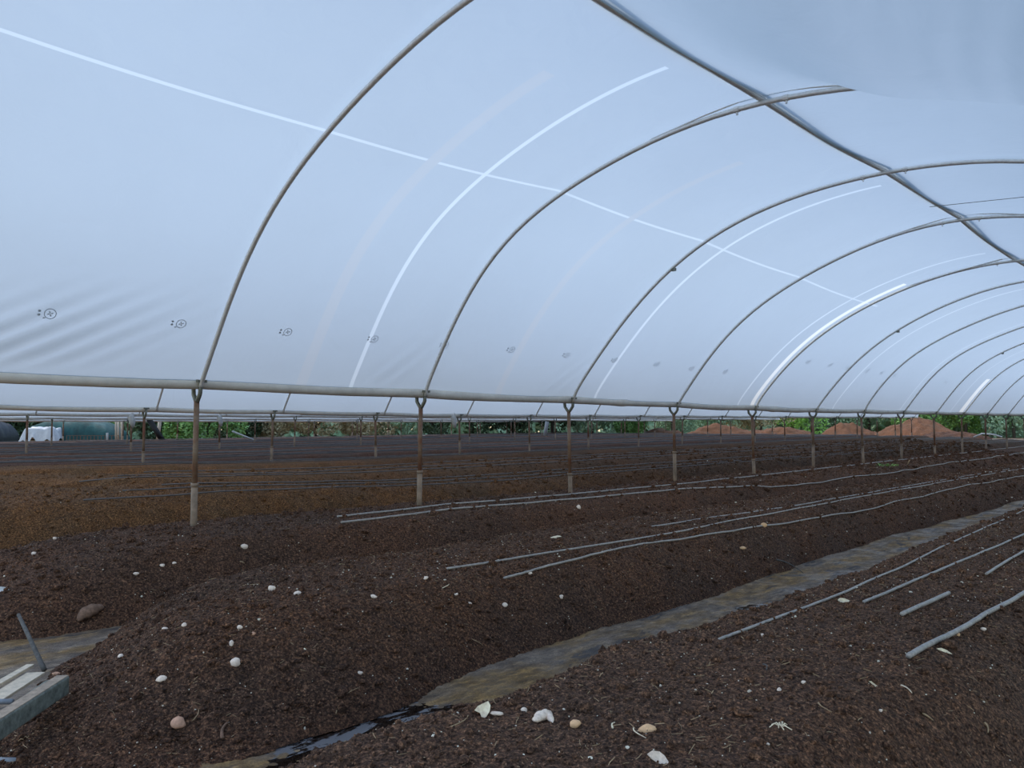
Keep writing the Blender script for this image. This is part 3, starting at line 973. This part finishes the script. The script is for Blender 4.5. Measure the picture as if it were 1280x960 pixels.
def stone(px, py, wpx, hpx, mat, label, cat='stone', seed=0, name='stone', group='loose stones on the soil', sub=2, ang=0.0):
    p, u = at(px, py + hpx * .35)
    rng = random.Random(seed + px * 7 + py)
    a = wpx * u * .5; c = max(hpx * u * .42, a * .45)
    import bmesh
    bm = bmesh.new(); bmesh.ops.create_icosphere(bm, subdivisions=sub, radius=1)
    ph = [rng.uniform(0, 6) for _ in range(6)]
    for v in bm.verts:
        x, y, z = v.co
        k = 1 + .16 * math.sin(2.3 * x + ph[0]) + .12 * math.sin(3.1 * y + ph[1]) + .10 * math.sin(4 * z + ph[2]) + .05 * math.sin(7 * x + ph[3])
        v.co = (x * a * k, y * a * .75 * k, z * c * k)
    me = bpy.data.meshes.new(name); bm.to_mesh(me); bm.free(); me.materials.append(mat)
    me.polygons.foreach_set('use_smooth', np.full(len(me.polygons), True))
    o = link(name, me, None, (p[0], p[1], p[2] + c * .35)); o.rotation_euler = (rng.uniform(-.3, .3), rng.uniform(-.3, .3) + ang, YAW + rng.uniform(-.3, .3))
    tag(o, label, cat, group)
    return o


ST = [(340, 734, 11, 7, 'stone', 'pale stone near the crest of the tall mound, left of a white sliver'),
      (372, 741, 12, 5, 'stone', 'white elongated sliver stone near the crest of the tall mound'),
      (293, 826, 13, 12, 'stone', 'large cream stone in the middle of the tall mound flank'),
      (289, 803, 6, 9, 'stone', 'small upright cream stone just above the large cream stone'),
      (300, 783, 7, 7, 'stone', 'small white stone above the upright cream stone'),
      (201, 847, 13, 8, 'stone', 'white lumpy stone halfway down the tall mound end'),
      (151, 819, 8, 6, 'stone', 'small pale stone on the tall mound end, uphill of the planks'),
      (207, 785, 9, 5, 'stone', 'flat white stone high on the tall mound end'),
      (230, 780, 7, 6, 'stone', 'dull grey pebble beside the flat white stone'),
      (223, 901, 20, 17, 'stone_pink', 'large pinkish round stone low on the tall mound end'),
      (317, 791, 6, 6, 'stone_pink', 'small brownish pebble on the tall mound'),
      (70, 841, 10, 6, 'stone_pink', 'small pinkish stone beside the pale plank end'),
      (305, 682, 10, 7, 'stone', 'pale stone on the post row mound, near the nearest post foot'),
      (203, 706, 7, 5, 'stone', 'square white pebble on the post row mound, left one of a pair'),
      (218, 703, 6, 4, 'stone', 'white pebble on the post row mound, right one of a pair'),
      (170, 716, 8, 6, 'stone', 'lone white pebble low on the post row mound'),
      (42, 691, 6, 6, 'stone', 'pale stone at the foot of the rough brown mound by the grey floor'),
      (69, 672, 5, 5, 'stone', 'small white stone on the rough brown mound flank'),
      (531, 722, 8, 5, 'stone', 'grey stone beside the buried hose end on the tall mound'),
      (631, 755, 8, 6, 'stone', 'white square chip in the dark flank of the tall mound'),
      (570, 742, 6, 5, 'stone', 'small white chip left of the square chip on the tall mound'),
      (587, 753, 6, 4, 'stone', 'tiny white chip between two others on the tall mound flank'),
      (663, 716, 6, 7, 'stone', 'upright white pebble just below the tall mound hose'),
      (702, 745, 6, 5, 'stone', 'white pebble on the upper dark flank of the tall mound'),
      (450, 840, 6, 5, 'stone', 'lone white pebble low on the dark flank of the tall mound'),
      (694, 672, 13, 4, 'shell', 'flat white chip on the crest of the tall mound'),
      (468, 745, 10, 5, 'stone', 'pale flat stone on the crest of the tall mound'),
      (723, 583 + 50, 6, 6, 'stone', 'white pebble below the hoses of the post row mound'),
      (720, 902, 14, 14, 'stone_tan', 'rough tan stone between the grey stone and the orange stone'),
      (809, 909, 23, 12, 'stone_tan', 'smooth orange tan bean shaped stone on the low bed'),
      (655, 886, 9, 6, 'stone', 'white pebble just beyond the grey white stone on the low bed'),
      (621, 891, 14, 5, 'stone', 'thin pale stone beside the torn cream chip'),
      (1005, 852, 6, 6, 'stone', 'round white pebble in the middle of the low bed'),
      (974, 861, 6, 6, 'stone', 'white pebble left of the round one on the low bed'),
      (959, 929, 6, 5, 'stone', 'cream pebble under the root bunch on the low bed'),
      (1230, 785, 7, 7, 'stone', 'cream pebble beside the thickest hose'),
      (1198, 792, 5, 5, 'stone_tan', 'tan pebble near the lower end of the thickest hose'),
      (953, 793, 5, 5, 'stone', 'white pebble near the start of the thin hose on the low bed'),
      (1101, 887, 5, 5, 'stone', 'lone white pebble far down the low bed near the corner'),
      (955, 655, 9, 6, 'stone_tan', 'orange tan chip between the tall mound hoses'),
      (929, 684, 8, 6, 'stone_tan', 'tan chip on the upper flank of the tall mound')]
for i, (a, b_, c, d, m, l) in enumerate(ST): stone(a, b_, c, d, M[m], l.replace(', left one of a pair', ', squarer of a pair').replace(', right one of a pair', ', flatter of a pair').replace('left of', 'beside'), seed=i)


def joined(name, blobs_, mat, label, cat, group=None):
    """one irregular lump made of merged profile tube: blobs_ = list of (px,py,radius_px)"""
    P, R = [], []
    for (px, py, r) in blobs_:
        p, u = at(px, py); P.append(p + np.array([0, 0, r * u * .6])); R.append(r * u)
    Pa = np.array(P); Ra = np.array(R)
    t = np.linspace(0, 1, len(P)); tt = np.linspace(0, 1, 14)
    PP = np.stack([np.interp(tt, t, Pa[:, j]) for j in range(3)], -1); RR = np.interp(tt, t, Ra)
    RR = RR * np.sqrt(np.clip(1 - (np.abs(tt * 2 - 1)) ** 6, .02, 1)) * (1 + .12 * np.sin(tt * 23))
    mb = MB(); mb.tube(PP, RR, 9, flat=.75)
    o = mb.build(name, mat, smooth=True); tag(o, label, cat, group); return o


joined('stone', [(668, 904, 5), (676, 900, 8), (684, 896, 7), (691, 905, 3)], M['stone'], 'large grey white bent stone on the edge of the low bed', 'stone', 'loose stones on the soil')


def chip(px, py, pts, mat, label, th=.006, tilt=.6, name='torn_chip', cat='chip', group=None):
    """a torn curled piece with real thickness standing on the soil; pts are offsets in pixels (right, up)"""
    p, u = at(px, py)
    Rv = rtv; Uv = np.array([0, 0, 1.0]) * math.sin(tilt + .5) + np.array([-math.sin(YAW), math.cos(YAW), 0]) * math.cos(tilt + .5)
    Nv = np.cross(Rv, Uv)
    n = len(pts); V = []; c = np.mean(pts, axis=0)
    for s in (-.5, .5):
        for (a, b_) in pts:
            bend = .25 * ((a - c[0]) ** 2) * u * .05 + (.1 * math.sin(a * .9) + .1 * math.sin(b_)) * u * 6 * .3
            V.append(Rv * a * u + Uv * (b_ * u) + Nv * (s * th + bend))
        V.append(Rv * c[0] * u + Uv * c[1] * u + Nv * (s * th - 1.5 * u))
    Fc = []
    for i in range(n):
        j = (i + 1) % n
        Fc += [(n, j, i), (2 * n + 1, n + 1 + i, n + 1 + j), (i, j, n + 1 + j, n + 1 + i)]
    me = bpy.data.meshes.new(name); me.from_pydata([tuple(v) for v in V], [], Fc); me.materials.append(mat)
    o = link(name, me, None, tuple(p + np.array([0, 0, .004]))); tag(o, label, cat, group); return o


chip(603, 896, [(-10, 6), (-6, 11), (0, 14), (7, 17), (10, 12), (9, 5), (5, -1), (1, -5), (-1, -2), (-3, 3)], M['shell'], 'torn cream chip standing at the channel edge of the low bed', .010)
chip(822, 952, [(-13, 7), (-6, 11), (3, 10), (9, 5), (13, -2), (11, -6), (6, -5), (1, -7), (-2, -2), (-8, 2)], M['stone'], 'whitish crumpled chip at the very near edge of the low bed', .012)
chip(1054, 753, [(-7, 2), (-3, 5), (3, 4), (8, 1), (4, -2), (-4, -1)], M['shell'], 'cream chip lying beside the thin hose on the low bed', .008)
chip(1093, 858, [(-6, 5), (-3, 5), (5, -2), (3, -4)], M['shell'], 'slim cream chip in the middle of the low bed', .006)
chip(1180, 816, [(-9, 4), (-2, 5), (4, 2), (9, -3), (2, -1), (-3, 1)], M['shell'], 'cream root scrap below the thickest hose', .006)


def twig(px0, py0, px1, py1, r, mat, label, lift=.006, name='twig', cat='twig', group='twigs and straws on the soil', bend=.15):
    p, u = at(px0, py0); q, _ = at(px1, py1)
    p = p + [0, 0, lift]; q = q + [0, 0, lift]
    L = np.linalg.norm(q - p); Lm = math.hypot(px1 - px0, py1 - py0) * u * 1.3
    if L > Lm: q = p + (q - p) * (Lm / L); L = Lm
    t = np.linspace(0, 1, 8)
    side = np.cross(q - p, [0, 0, 1.0]); side /= np.linalg.norm(side) + 1e-9
    P = p[None] * (1 - t)[:, None] + q[None] * t[:, None] + side[None] * (np.sin(t * np.pi) * L * bend)[:, None] + np.array([0, 0, 1.])[None] * (np.sin(t * np.pi) * L * .06)[:, None]
    mb = MB(); mb.tube(P, np.linspace(r, r * .5, 8), 6)
    o = mb.build(name, mat, smooth=True); tag(o, label, cat, group); return o


TW = [(1133 - 7, 858, 1140, 868, .004, 'shell', 'curved cream straw on the low bed beside the slim cream chip'),
      (1023, 880, 1040, 892, .003, 'straw', 'straight pale straw on the low bed'),
      (954, 832, 963, 849, .005, 'wood_dark', 'grey stick on the low bed below the hose start'),
      (1153, 893, 1166, 902, .005, 'straw', 'tan twig on the low bed toward its near corner'),
      (1231, 905, 1235, 918, .005, 'straw', 'upright tan twig at the shaded corner of the low bed'),
      (792, 912, 812, 928, .003, 'shell', 'curved pale straw under the orange tan stone'),
      (766, 912, 771, 898, .004, 'shell', 'short cream straw between the tan and orange stones'),
      (553, 736, 563, 730, .003, 'shell', 'small white straw on the crest of the tall mound'),
      (970, 700, 1004, 717, .009, 'wood_dark', 'dark root sticking out of the tall mound flank above the channel'),
      (304, 703, 318, 717, .004, 'straw', 'forked pale root on the post row mound'),
      (278, 925, 284, 905, .010, 'root', 'brown bark stub low on the tall mound end'),
      (240, 903, 248, 888, .003, 'straw', 'pale straw hook beside the large pinkish stone'),
      (393, 770, 399, 758, .004, 'shell', 'white splinter on the tall mound near its crest'),
      (398, 753, 401, 742, .003, 'shell', 'thin white splinter just above the other splinter'),
      (380, 812, 386, 822, .004, 'shell', 'white bent splinter on the tall mound flank'),
      (590, 800, 604, 808, .003, 'straw', 'pale tuft of straw on the dark flank of the tall mound'),
      (420, 893, 450, 860, .003, 'straw', 'long thin straw at the foot of the tall mound'),
      (560, 912, 590, 893, .003, 'straw', 'long straw at the channel edge below the torn cream chip'),
      (1104, 745, 1120, 739, .004, 'straw', 'pale straw lying between the hoses of the low bed')]
for i, (a, b_, c, d, r, m, l) in enumerate(TW): twig(a, b_, c, d, r, M[m], l, bend=.18 if i % 2 else -.12)

# cream root bunch on the low bed
mb = MB(); p, u = at(976, 910)
for k in range(9):
    a = k * .7 + .3; L = .022 + .012 * (k % 3)
    mb.tube([p + [0, 0, .004], p + [math.cos(a) * L * .5, math.sin(a) * L * .5, .016], p + [math.cos(a + .3) * L, math.sin(a + .3) * L, .006]], .0022, 5)
tag(mb.build('root_bunch', M['shell'], smooth=True), 'small bunch of cream rootlets on the low bed', 'roots')

# large root clod on the shoulder of the tall mound
r_ = joined('root_clod', [(97, 779, 4), (104, 774, 9), (113, 769, 10), (122, 764, 7), (130, 761, 4)], M['root'], 'long brown root clod on the shoulder of the tall mound end', 'clod')

# ------------------------------------------------------------------ scrap at the end of the tall mound


def bar(p, q, wdt, hgt, mat, name, parent=None, up=(0, 0, 1)):
    p = np.array(p, float); q = np.array(q, float); d = q - p; L = np.linalg.norm(d); d /= L
    s = np.cross(np.array(up, float), d); s /= np.linalg.norm(s); u = np.cross(d, s)
    R = np.stack([d, s, u], 1)
    mb = MB(); mb.box((p + q) / 2, (L / 2, wdt / 2, hgt / 2), R)
    o = mb.build(name, mat, parent)
    bv = o.modifiers.new('edge', 'BEVEL'); bv.width = min(wdt, hgt) * .12; bv.segments = 2
    return o


def ap3(px, py, z):
    r = fwv + rtv * (px - 640) / F + upv * (480 - py) / F
    return CP + r * (z - CAMZ) / r[2]


B1 = ap3(3, 905, .21); B2 = ap3(78, 856, .21)
ext = (B1 - B2); B1 = B1 + ext * .25
root = empty('mossy_block', tuple((B1 + B2) / 2 - [0, 0, .048]))
o = bar(B1 - np.array(root.location), B2 - np.array(root.location), .075, .095, M['beam'], 'beam', root)
o = bar(B1 - np.array(root.location) + [0, 0, .0475], B2 - np.array(root.location) + [0, 0, .0475], .060, .006, M['beam_top'], 'worn_top', root)
o['label'] = 'pinkish worn upper face'
tag(root, 'mossy grey block beam lying at the foot of the tall mound end', 'beam')
o = bar(ap3(-25, 868, .16), ap3(38, 832, .16), .045, .018, M['wood_pale'], 'plank'); tag(o, 'narrow whitish plank lying beside the wide board', 'plank', 'pale planks at the mound end')
o = bar(ap3(-12, 878, .145), ap3(45, 842, .145), .10, .016, M['wood_pale'], 'plank'); tag(o, 'wide pinkish pale board end poking into the soil', 'plank', 'pale planks at the mound end')
mb = MB(); mb.tube([ap3(-25, 912, .25), ap3(20, 880, .25), ap3(45, 862, .245), ap3(58, 853, .225), ap3(72, 850, .20)], .0105, 8)
tag(mb.build('grey_pipe', M['dull_steel'], smooth=True), 'bent thin grey pipe resting over the block beam', 'pipe')
mb = MB(); mb.tube([ap3(47, 868, .20), ap3(53, 858, .22)], .013, 8)
tag(mb.build('white_stub', M['wood_pale'], smooth=True), 'short whitish wooden stub leaning on the block beam', 'stub')
mb = MB(); mb.tube([ap3(-30, 877, .18), ap3(16, 877, .18)], .014, 8)
tag(mb.build('grey_pipe', M['paint_blue'], smooth=True), 'pale blue grey pipe end beside the bent grey pipe', 'pipe')
mb = MB(); mb.tube([ap3(-30, 950, .03), ap3(34, 951, .03)], .014, 10)
tag(mb.build('grey_pipe', M['paint_blue'], smooth=True), 'straight blue grey pipe on the ground below the block beam', 'pipe')
mb = MB(); a = ap3(51, 828, .10); bq = ap3(23, 768, .34)
mb.tube([a - (bq - a) * .15, a, (a + bq) / 2 + [.005, 0, 0], bq], [.016, .015, .013, .011], 7)
tag(mb.build('stake', M['wood_dark'], smooth=True), 'dark weathered stake leaning out of the soil by the planks', 'stake')
twig(3, 908, 14, 927, .006, M['straw'], 'tan bent straw below the end of the block beam', bend=.1)
chip(4, 738, [(-8, -2), (-4, 4), (4, 3), (8, 0), (3, -3)], M['white_plastic'], 'white plastic scrap on the low end of the post row mound', .012, name='plastic_scrap', cat='scrap')
mb = MB(); p, u = at(30, 925)
for k in range(7):
    q = p + [RNG.uniform(-.03, .03), RNG.uniform(-.03, .03), .008]
    q2 = q + [RNG.uniform(-.03, .03), RNG.uniform(-.03, .03), RNG.uniform(0, .02)]
    mb.tube([q, (q + q2) / 2 + [0, 0, .008], q2], .002, 5)
tag(mb.build('straw_bunch', M['straw'], smooth=True), 'little bunch of yellow straw in front of the block beam', 'straw')
# stick and sprout by the posts
p, u = at(1134, 581); mb = MB(); mb.tube([p, p + [.05, .05, .13]], .012, 6)
tag(mb.build('stake', M['straw'], smooth=True), 'short tan stick leaning beside the hose at the seventh post', 'stake')
mb = MB(); p, u = at(1108, 583)
for k in range(26):
    a = RNG.uniform(0, 6.3); c0 = p + [RNG.uniform(-.2, .2), RNG.uniform(-.35, .35), 0]; L = RNG.uniform(.05, .12)
    s = np.array([math.cos(a), math.sin(a), 0])
    mb.add([c0, c0 + s * L * .5 + [0, 0, L * .6] + np.cross(s, [0, 0, 1]) * .02, c0 + s * L + [0, 0, L * .7], c0 + s * L * .5 + [0, 0, L * .6] - np.cross(s, [0, 0, 1]) * .02], [(0, 1, 2, 3)])
tag(mb.build('weed_sprout', M['leaf_mid']), 'small green weed sprouting beside the seventh post', 'weed')

# ------------------------------------------------------------------ beyond the tunnels


def foliage_mesh(name, sx, sy, sz, n, leaf, mat, seed, z0=.1):
    rng = np.random.default_rng(seed)
    nl = 9
    C = np.stack([rng.uniform(-.6, .6, nl) * sx, rng.uniform(-.6, .6, nl) * sy, rng.uniform(.25, .8, nl) * sz], -1)
    Rr = rng.uniform(.30, .5, nl)
    wsel = rng.integers(0, nl, n)
    d = rng.normal(size=(n, 3)); d /= np.linalg.norm(d, axis=1)[:, None]
    rad = rng.uniform(.55, 1.05, n) ** .5
    P = C[wsel] + d * (Rr[wsel] * rad)[:, None] * np.array([sx, sy, sz * .75])
    P[:, 2] = np.clip(P[:, 2], z0, None)
    a = rng.normal(size=(n, 3)); a /= np.linalg.norm(a, axis=1)[:, None]
    b_ = np.cross(a, rng.normal(size=(n, 3))); b_ /= np.linalg.norm(b_, axis=1)[:, None]
    L = (leaf * rng.uniform(.6, 1.4, n))[:, None]
    V = np.stack([P - a * L, P + b_ * L * .5, P + a * L, P - b_ * L * .5], 1).reshape(-1, 3)
    Fq = np.arange(4 * n).reshape(n, 4)
    return mesh_np(name, V, Fq, mat, smooth=False)


def bush(x, y, sx, sy, sz, mat, label, group, n=2600, leaf=.13, seed=0, trunk=True, name='bush', cat='bush'):
    root = empty(name, (x, y, float(ground(min(x, 40), min(y, 68)))))
    link('foliage', foliage_mesh('foliage', sx, sy, sz, n, leaf, mat, seed), root)
    if trunk:
        mb = MB()
        for k in range(4):
            a = k * 1.6 + seed
            mb.tube([(0, 0, -.2), (.1 * math.cos(a), .1 * math.sin(a), sz * .3), (sx * .4 * math.cos(a), sy * .4 * math.sin(a), sz * .7)], [.12, .08, .04], 6)
        mb.build('stem', M['bark'], root, True)
    tag(root, label, cat, group)
    return root


def at_far(px, dist, lateral=True):
    """ground spot in the direction of a pixel column at a given camera depth"""
    r = fwv + rtv * (px - 640) / F
    p = CP + r * dist
    return p[0], p[1]


g1 = 'bushes beyond the last tunnel'
HB = [(-40, 50, 5, 3.4, 'leaf_dark', 'dark evergreen shrub behind the black sheet'), (20, 51, 3, 3.2, 'leaf_dark', 'dark bush between the black sheet and the white crates'),
      (70, 53, 4, 3.0, 'leaf_dark', 'dark bush behind the white crates'), (120, 56, 4, 3.2, 'leaf_mid', 'green bush behind the teal netting'),
      (180, 52, 3, 2.8, 'leaf_dark', 'dark bush just beyond the teal netting end'), (222, 50, 2.2, 1.9, 'leaf_mid', 'bright green low bush beyond the nearest post'),
      (262, 56, 4, 3.2, 'leaf_mid', 'green bush behind the leaning white pole'), (300, 60, 5, 3.6, 'leaf_dark', 'dark bush behind the leaning white pole'),
      (345, 61, 5, 2.8, 'leaf_dry', 'olive brown bush between the second row posts'), (395, 62, 5, 2.6, 'leaf_dry', 'dry olive bush before the pale strip'),
      (440, 64, 5, 2.4, 'leaf_dry', 'dry yellowish brush near the pale strip'), (490, 65, 5, 2.8, 'leaf_grey', 'grey green brush over the pale strip'),
      (540, 66, 5, 3.2, 'leaf_dark', 'dark green brush over the pale strip'), (590, 67, 5, 3.6, 'leaf_dark', 'dark tree by the white hanging film end'),
      (640, 68, 5, 3.6, 'leaf_dark', 'dark tree behind the white leaning stake'), (690, 69, 5, 3.6, 'leaf_dark', 'dark green tree beyond the third near post'),
      (740, 70, 5, 3.4, 'leaf_grey', 'grey green tree before the round green bush'), (790, 66, 2.6, 2.9, 'leaf_mid', 'round green bush at the start of the red spoil heaps'),
      (840, 74, 5, 3.4, 'leaf_grey', 'pale green bush behind the first red spoil heap'), (900, 76, 5, 3.5, 'leaf_grey', 'grey green bush behind the low red spoil heap'),
      (950, 78, 5, 3.7, 'leaf_dry', 'olive bush behind the low red spoil heap'), (990, 79, 4, 4.2, 'leaf_bright', 'bright green bush behind the spoil heaps'),
      (1040, 80, 5, 4, 'leaf_grey', 'grey green bush at the sixth near post'), (1085, 80, 5, 4, 'leaf_grey', 'dull green bush beside the high spoil heap')]
for i, (px, dist, sx, h, m, l) in enumerate(HB):
    x, y = at_far(px, dist); bush(x, y, sx * .8, sx * .5, h * 1.5, M[m], l, g1, seed=i, n=6000)
g2 = 'trees beyond the open tunnel ends'
HT = [(1140, 70, 3.2, 5.2, 'leaf_mid', 'bright tree rising just behind the high spoil heap'), (1172, 76, 4, 5.4, 'leaf_grey', 'grey green tree beyond the high spoil heap'),
      (1205, 72, 3.6, 5.4, 'leaf_mid', 'mid green tree beyond the eighth near post'), (1232, 76, 3.4, 5.6, 'leaf_bright', 'yellow green tree between the last two posts in view'),
      (1265, 70, 3.6, 5.2, 'leaf_grey', 'dense grey green tree at the edge of the picture'), (1305, 74, 4.5, 5.4, 'leaf_mid', 'green tree just past the edge of the picture'),
      (1370, 76, 6, 6, 'leaf_mid', 'large green tree beyond the end of the near tunnel'), (1480, 80, 7, 6, 'leaf_grey', 'large grey green tree beyond the end of the near tunnel')]
for i, (px, dist, sx, h, m, l) in enumerate(HT):
    x, y = at_far(px, dist); bush(x, y, sx * .75, sx * .6, h * 1.2, M[m], l, g2, seed=50 + i, n=9000, leaf=.15, name='tree', cat='tree')


def heap(px, dist, rx, ry, h, mat, label, seed, group='reddish spoil heaps beyond the beds', name='spoil_heap', rz=YAW):
    x0, y0 = at_far(px, dist)
    a = np.linspace(-1.15, 1.15, 90); A, B_ = np.meshgrid(a, a)
    r = np.sqrt(A ** 2 + B_ ** 2)
    z = h * np.clip(1 - r ** 1.6, -.05, None) ** 1 + .42 * vn(A * rx, B_ * ry, 1.2, seed) + .22 * vn(A * rx, B_ * ry, .45, seed + 1) + .10 * vn(A * rx, B_ * ry, .2, seed + 1)
    z = np.where(r > 1, -.1, z)
    V, Q = grid_mesh('h', A * rx, B_ * ry, z, None)
    o = link(name, mesh_np(name, V, Q, mat)); o.location = (x0, y0, float(ground(x0, min(y0, 68)))); o.rotation_euler = (0, 0, rz)
    tag(o, label, 'heap', group); return o


heap(1146, 62, 3.6, 3.0, 1.75, M['soil_red'], 'high reddish brown spoil heap before the trees', 1)
heap(1062, 64, 2.8, 2.2, 1.25, M['soil_red'], 'medium red spoil heap next to the high one', 2)
heap(975, 65, 3.6, 2.4, 1.15, M['soil_red'], 'long low red spoil heap in the middle of the line', 3)
heap(900, 66, 3.8, 2.4, 1.2, M['soil_red'], 'red spoil heap second from the round green bush', 4)
heap(835, 66, 3.0, 2.2, .95, M['soil_red'], 'lowest red spoil heap, beside the round green bush', 5)
heap(1190, 58, 2.6, 2.0, .75, M['soil_dark'], 'low dark spoil heap at the foot of the high red one', 6)

# teal netting heap, mesh panels, crates in white plastic, black sheet
bz = float(ground(-52, 14))


def cloth_heap(px, dist, rx, ry, h, mat, name, label, seed, cat, pw=3.5):
    x0, y0 = at_far(px, dist)
    a = np.linspace(-1, 1, 70); A, B_ = np.meshgrid(a, a)
    q = np.maximum(np.abs(A) ** pw, np.abs(B_) ** pw)
    z = h * np.clip(1 - q, 0, 1) ** .35 * (1 - .12 * (A + .2) ** 2)
    z = z + (.16 * vn(A * rx + B_, B_ * ry, .8, seed) + .07 * vn(A * rx * 2 + B_ * 2, B_ * ry, .35, seed + 1)) * np.clip(4 * (1 - q), 0, 1)
    V, Q = grid_mesh('h', A * rx, B_ * ry, z, None)
    o = link(name, mesh_np(name, V, Q, mat)); o.location = (x0, y0, float(ground(x0, y0)) + .02); o.rotation_euler = (0, 0, YAW)
    tag(o, label, cat); return o


cloth_heap(100, 47, 2.6, 1.3, 1.75, M['teal'], 'netting_heap', 'crumpled teal shade netting thrown over a long pile', 3, 'netting')
cloth_heap(-8, 46, 1.1, 1.0, 1.75, M['blacksheet'], 'black_sheet', 'black plastic sheet over a pile at the picture edge', 8, 'sheet')
x0, y0 = at_far(56, 45.5)
root = empty('crate_stack', (x0, y0, float(ground(x0, y0))), YAW)
for i in range(3):
    for j in range(3):
        mb = MB(); cx, cz = -.62 + i * .6, .18 + j * .36
        for q in (-.14, 0, .14): mb.box((cx, -.3, cz + q), (.27, .02, .045)); mb.box((cx, .3, cz + q), (.27, .02, .045)); mb.box((cx - .27, 0, cz + q), (.02, .3, .045)); mb.box((cx + .27, 0, cz + q), (.02, .3, .045))
        mb.build('crate', M['wood_pale'], root)
cl = None
a = np.linspace(-1, 1, 40); A, B_ = np.meshgrid(a, a)
drop = np.clip(np.maximum(abs(A), abs(B_)) - .72, 0, None) / .28
Zc = 1.30 - drop * (.75 + .5 * vn(A * 3, B_ * 3, .7, 2)) + .16 * vn(A * 1.5, B_, .4, 5)
V, Q = grid_mesh('h', A * 1.12, B_ * .55, Zc, None)
c = link('plastic_wrap', mesh_np('plastic_wrap', V, Q, M['white_plastic']), root)
tag(root, 'stack of pale crates under crumpled white plastic beside the teal netting', 'crates')
# wire mesh panel in front of the netting
x0, y0 = at_far(118, 44.8)
root = empty('mesh_panel', (x0, y0, float(ground(x0, y0))), YAW)
mb = MB()
for i in range(16): mb.box((-1.5 + i * .2, 0, .42), (.012, .012, .42))
mb.build('upright_wires', M['root'], root)['kind'] = 'stuff'
mb = MB()
for j in range(4): mb.box((0, 0, .08 + j * .25), (1.52, .012, .012))
mb.build('cross_wires', M['root'], root)['kind'] = 'stuff'
tag(root, 'rusty wire mesh panel standing before the teal netting', 'mesh panel')


def far_pole(px0, py0, px1, py1, dist, r, mat, label, name='pole', cat='pole'):
    P = []
    for px, py in ((px0, py0), (px1, py1)):
        rr = fwv + rtv * (px - 640) / F + upv * (480 - py) / F
        P.append(CP + rr * dist)
    mb = MB(); mb.tube([P[0], (P[0] + P[1]) / 2, P[1]], r, 6)
    tag(mb.build(name, mat, smooth=True), label, cat, 'poles lying and leaning beyond the beds')


far_pole(134, 541, 134, 553, 43, .06, M['white_plastic'], 'short white pipe standing before the teal netting')
far_pole(290, 539, 320, 551, 44, .05, M['white_plastic'], 'white pole leaning down beyond the second row posts')
far_pole(684, 527, 681, 545, 45, .11, M['white_plastic'], 'thick white stake leaning in the far beds')
far_pole(186, 524, 204, 552, 45, .16, M['blacksheet'], 'thick black pole leaning beside the teal netting')
far_pole(200, 524, 197, 552, 46, .10, M['wood_pale'], 'pale upright pole beside the leaning black pole')
for i, (px, d) in enumerate(((145, 44), (148, 45), (152, 44.5))):
    far_pole(px, 525, px, 553, d, .055, M['wood_pale'], 'upright pale pole, %s of three together at the netting end' % ORD[i])
mb = MB(); x0, y0 = at_far(192, 45)
tag(stone(192, 552, 14, 9, M['stone'], 'rounded grey sack lying beyond the leaning black pole', 'sack', name='sack', group=None), None, 'sack')
# white irrigation loop and pale strip of bare ground
mb = MB(); a, b2 = at_far(1215, 50), at_far(1250, 50); gz = float(ground(*a)) + .45
mb.tube([(a[0], a[1], gz), (a[0] * .7 + b2[0] * .3, a[1] * .7 + b2[1] * .3, gz + .22), (a[0] * .3 + b2[0] * .7, a[1] * .3 + b2[1] * .7, gz + .16), (b2[0], b2[1], gz)], .05, 8)
tag(mb.build('white_hose', M['white_plastic'], smooth=True), 'white hose looping over the far bed ends before the trees', 'hose')
heap(528, 58, 1.9, .9, .62, M['stone'], 'pale low bank of gravel beyond the far beds', 12, None, 'gravel_bank')

# distant line of trees all round beyond the field
rng = np.random.default_rng(77)
n = 30000
az = rng.uniform(-2.2, .9, n); d = rng.uniform(88, 104, n)
hh = 6.5 + 2.5 * vn(az * 60, az * 0, 4.0, 3) + 1.5 * vn(az * 60, az * 0, 1.3, 4)
P = np.stack([np.sin(az) * d, np.cos(az) * d, .3 + hh * rng.uniform(0, 1, n) ** .8], -1)
a = rng.normal(size=(n, 3)); a /= np.linalg.norm(a, axis=1)[:, None]
b_ = np.cross(a, rng.normal(size=(n, 3))); b_ /= np.linalg.norm(b_, axis=1)[:, None]
L = rng.uniform(.5, 1.0, n)[:, None]
V = np.stack([P - a * L, P + b_ * L * .6, P + a * L, P - b_ * L * .6], 1).reshape(-1, 3)
o = link('distant_treeline', mesh_np('distant_treeline', V, np.arange(4 * n).reshape(n, 4), M['leaf_grey'], smooth=False))
tag(o, 'distant line of grey green trees around the field', 'trees', None, 'stuff')
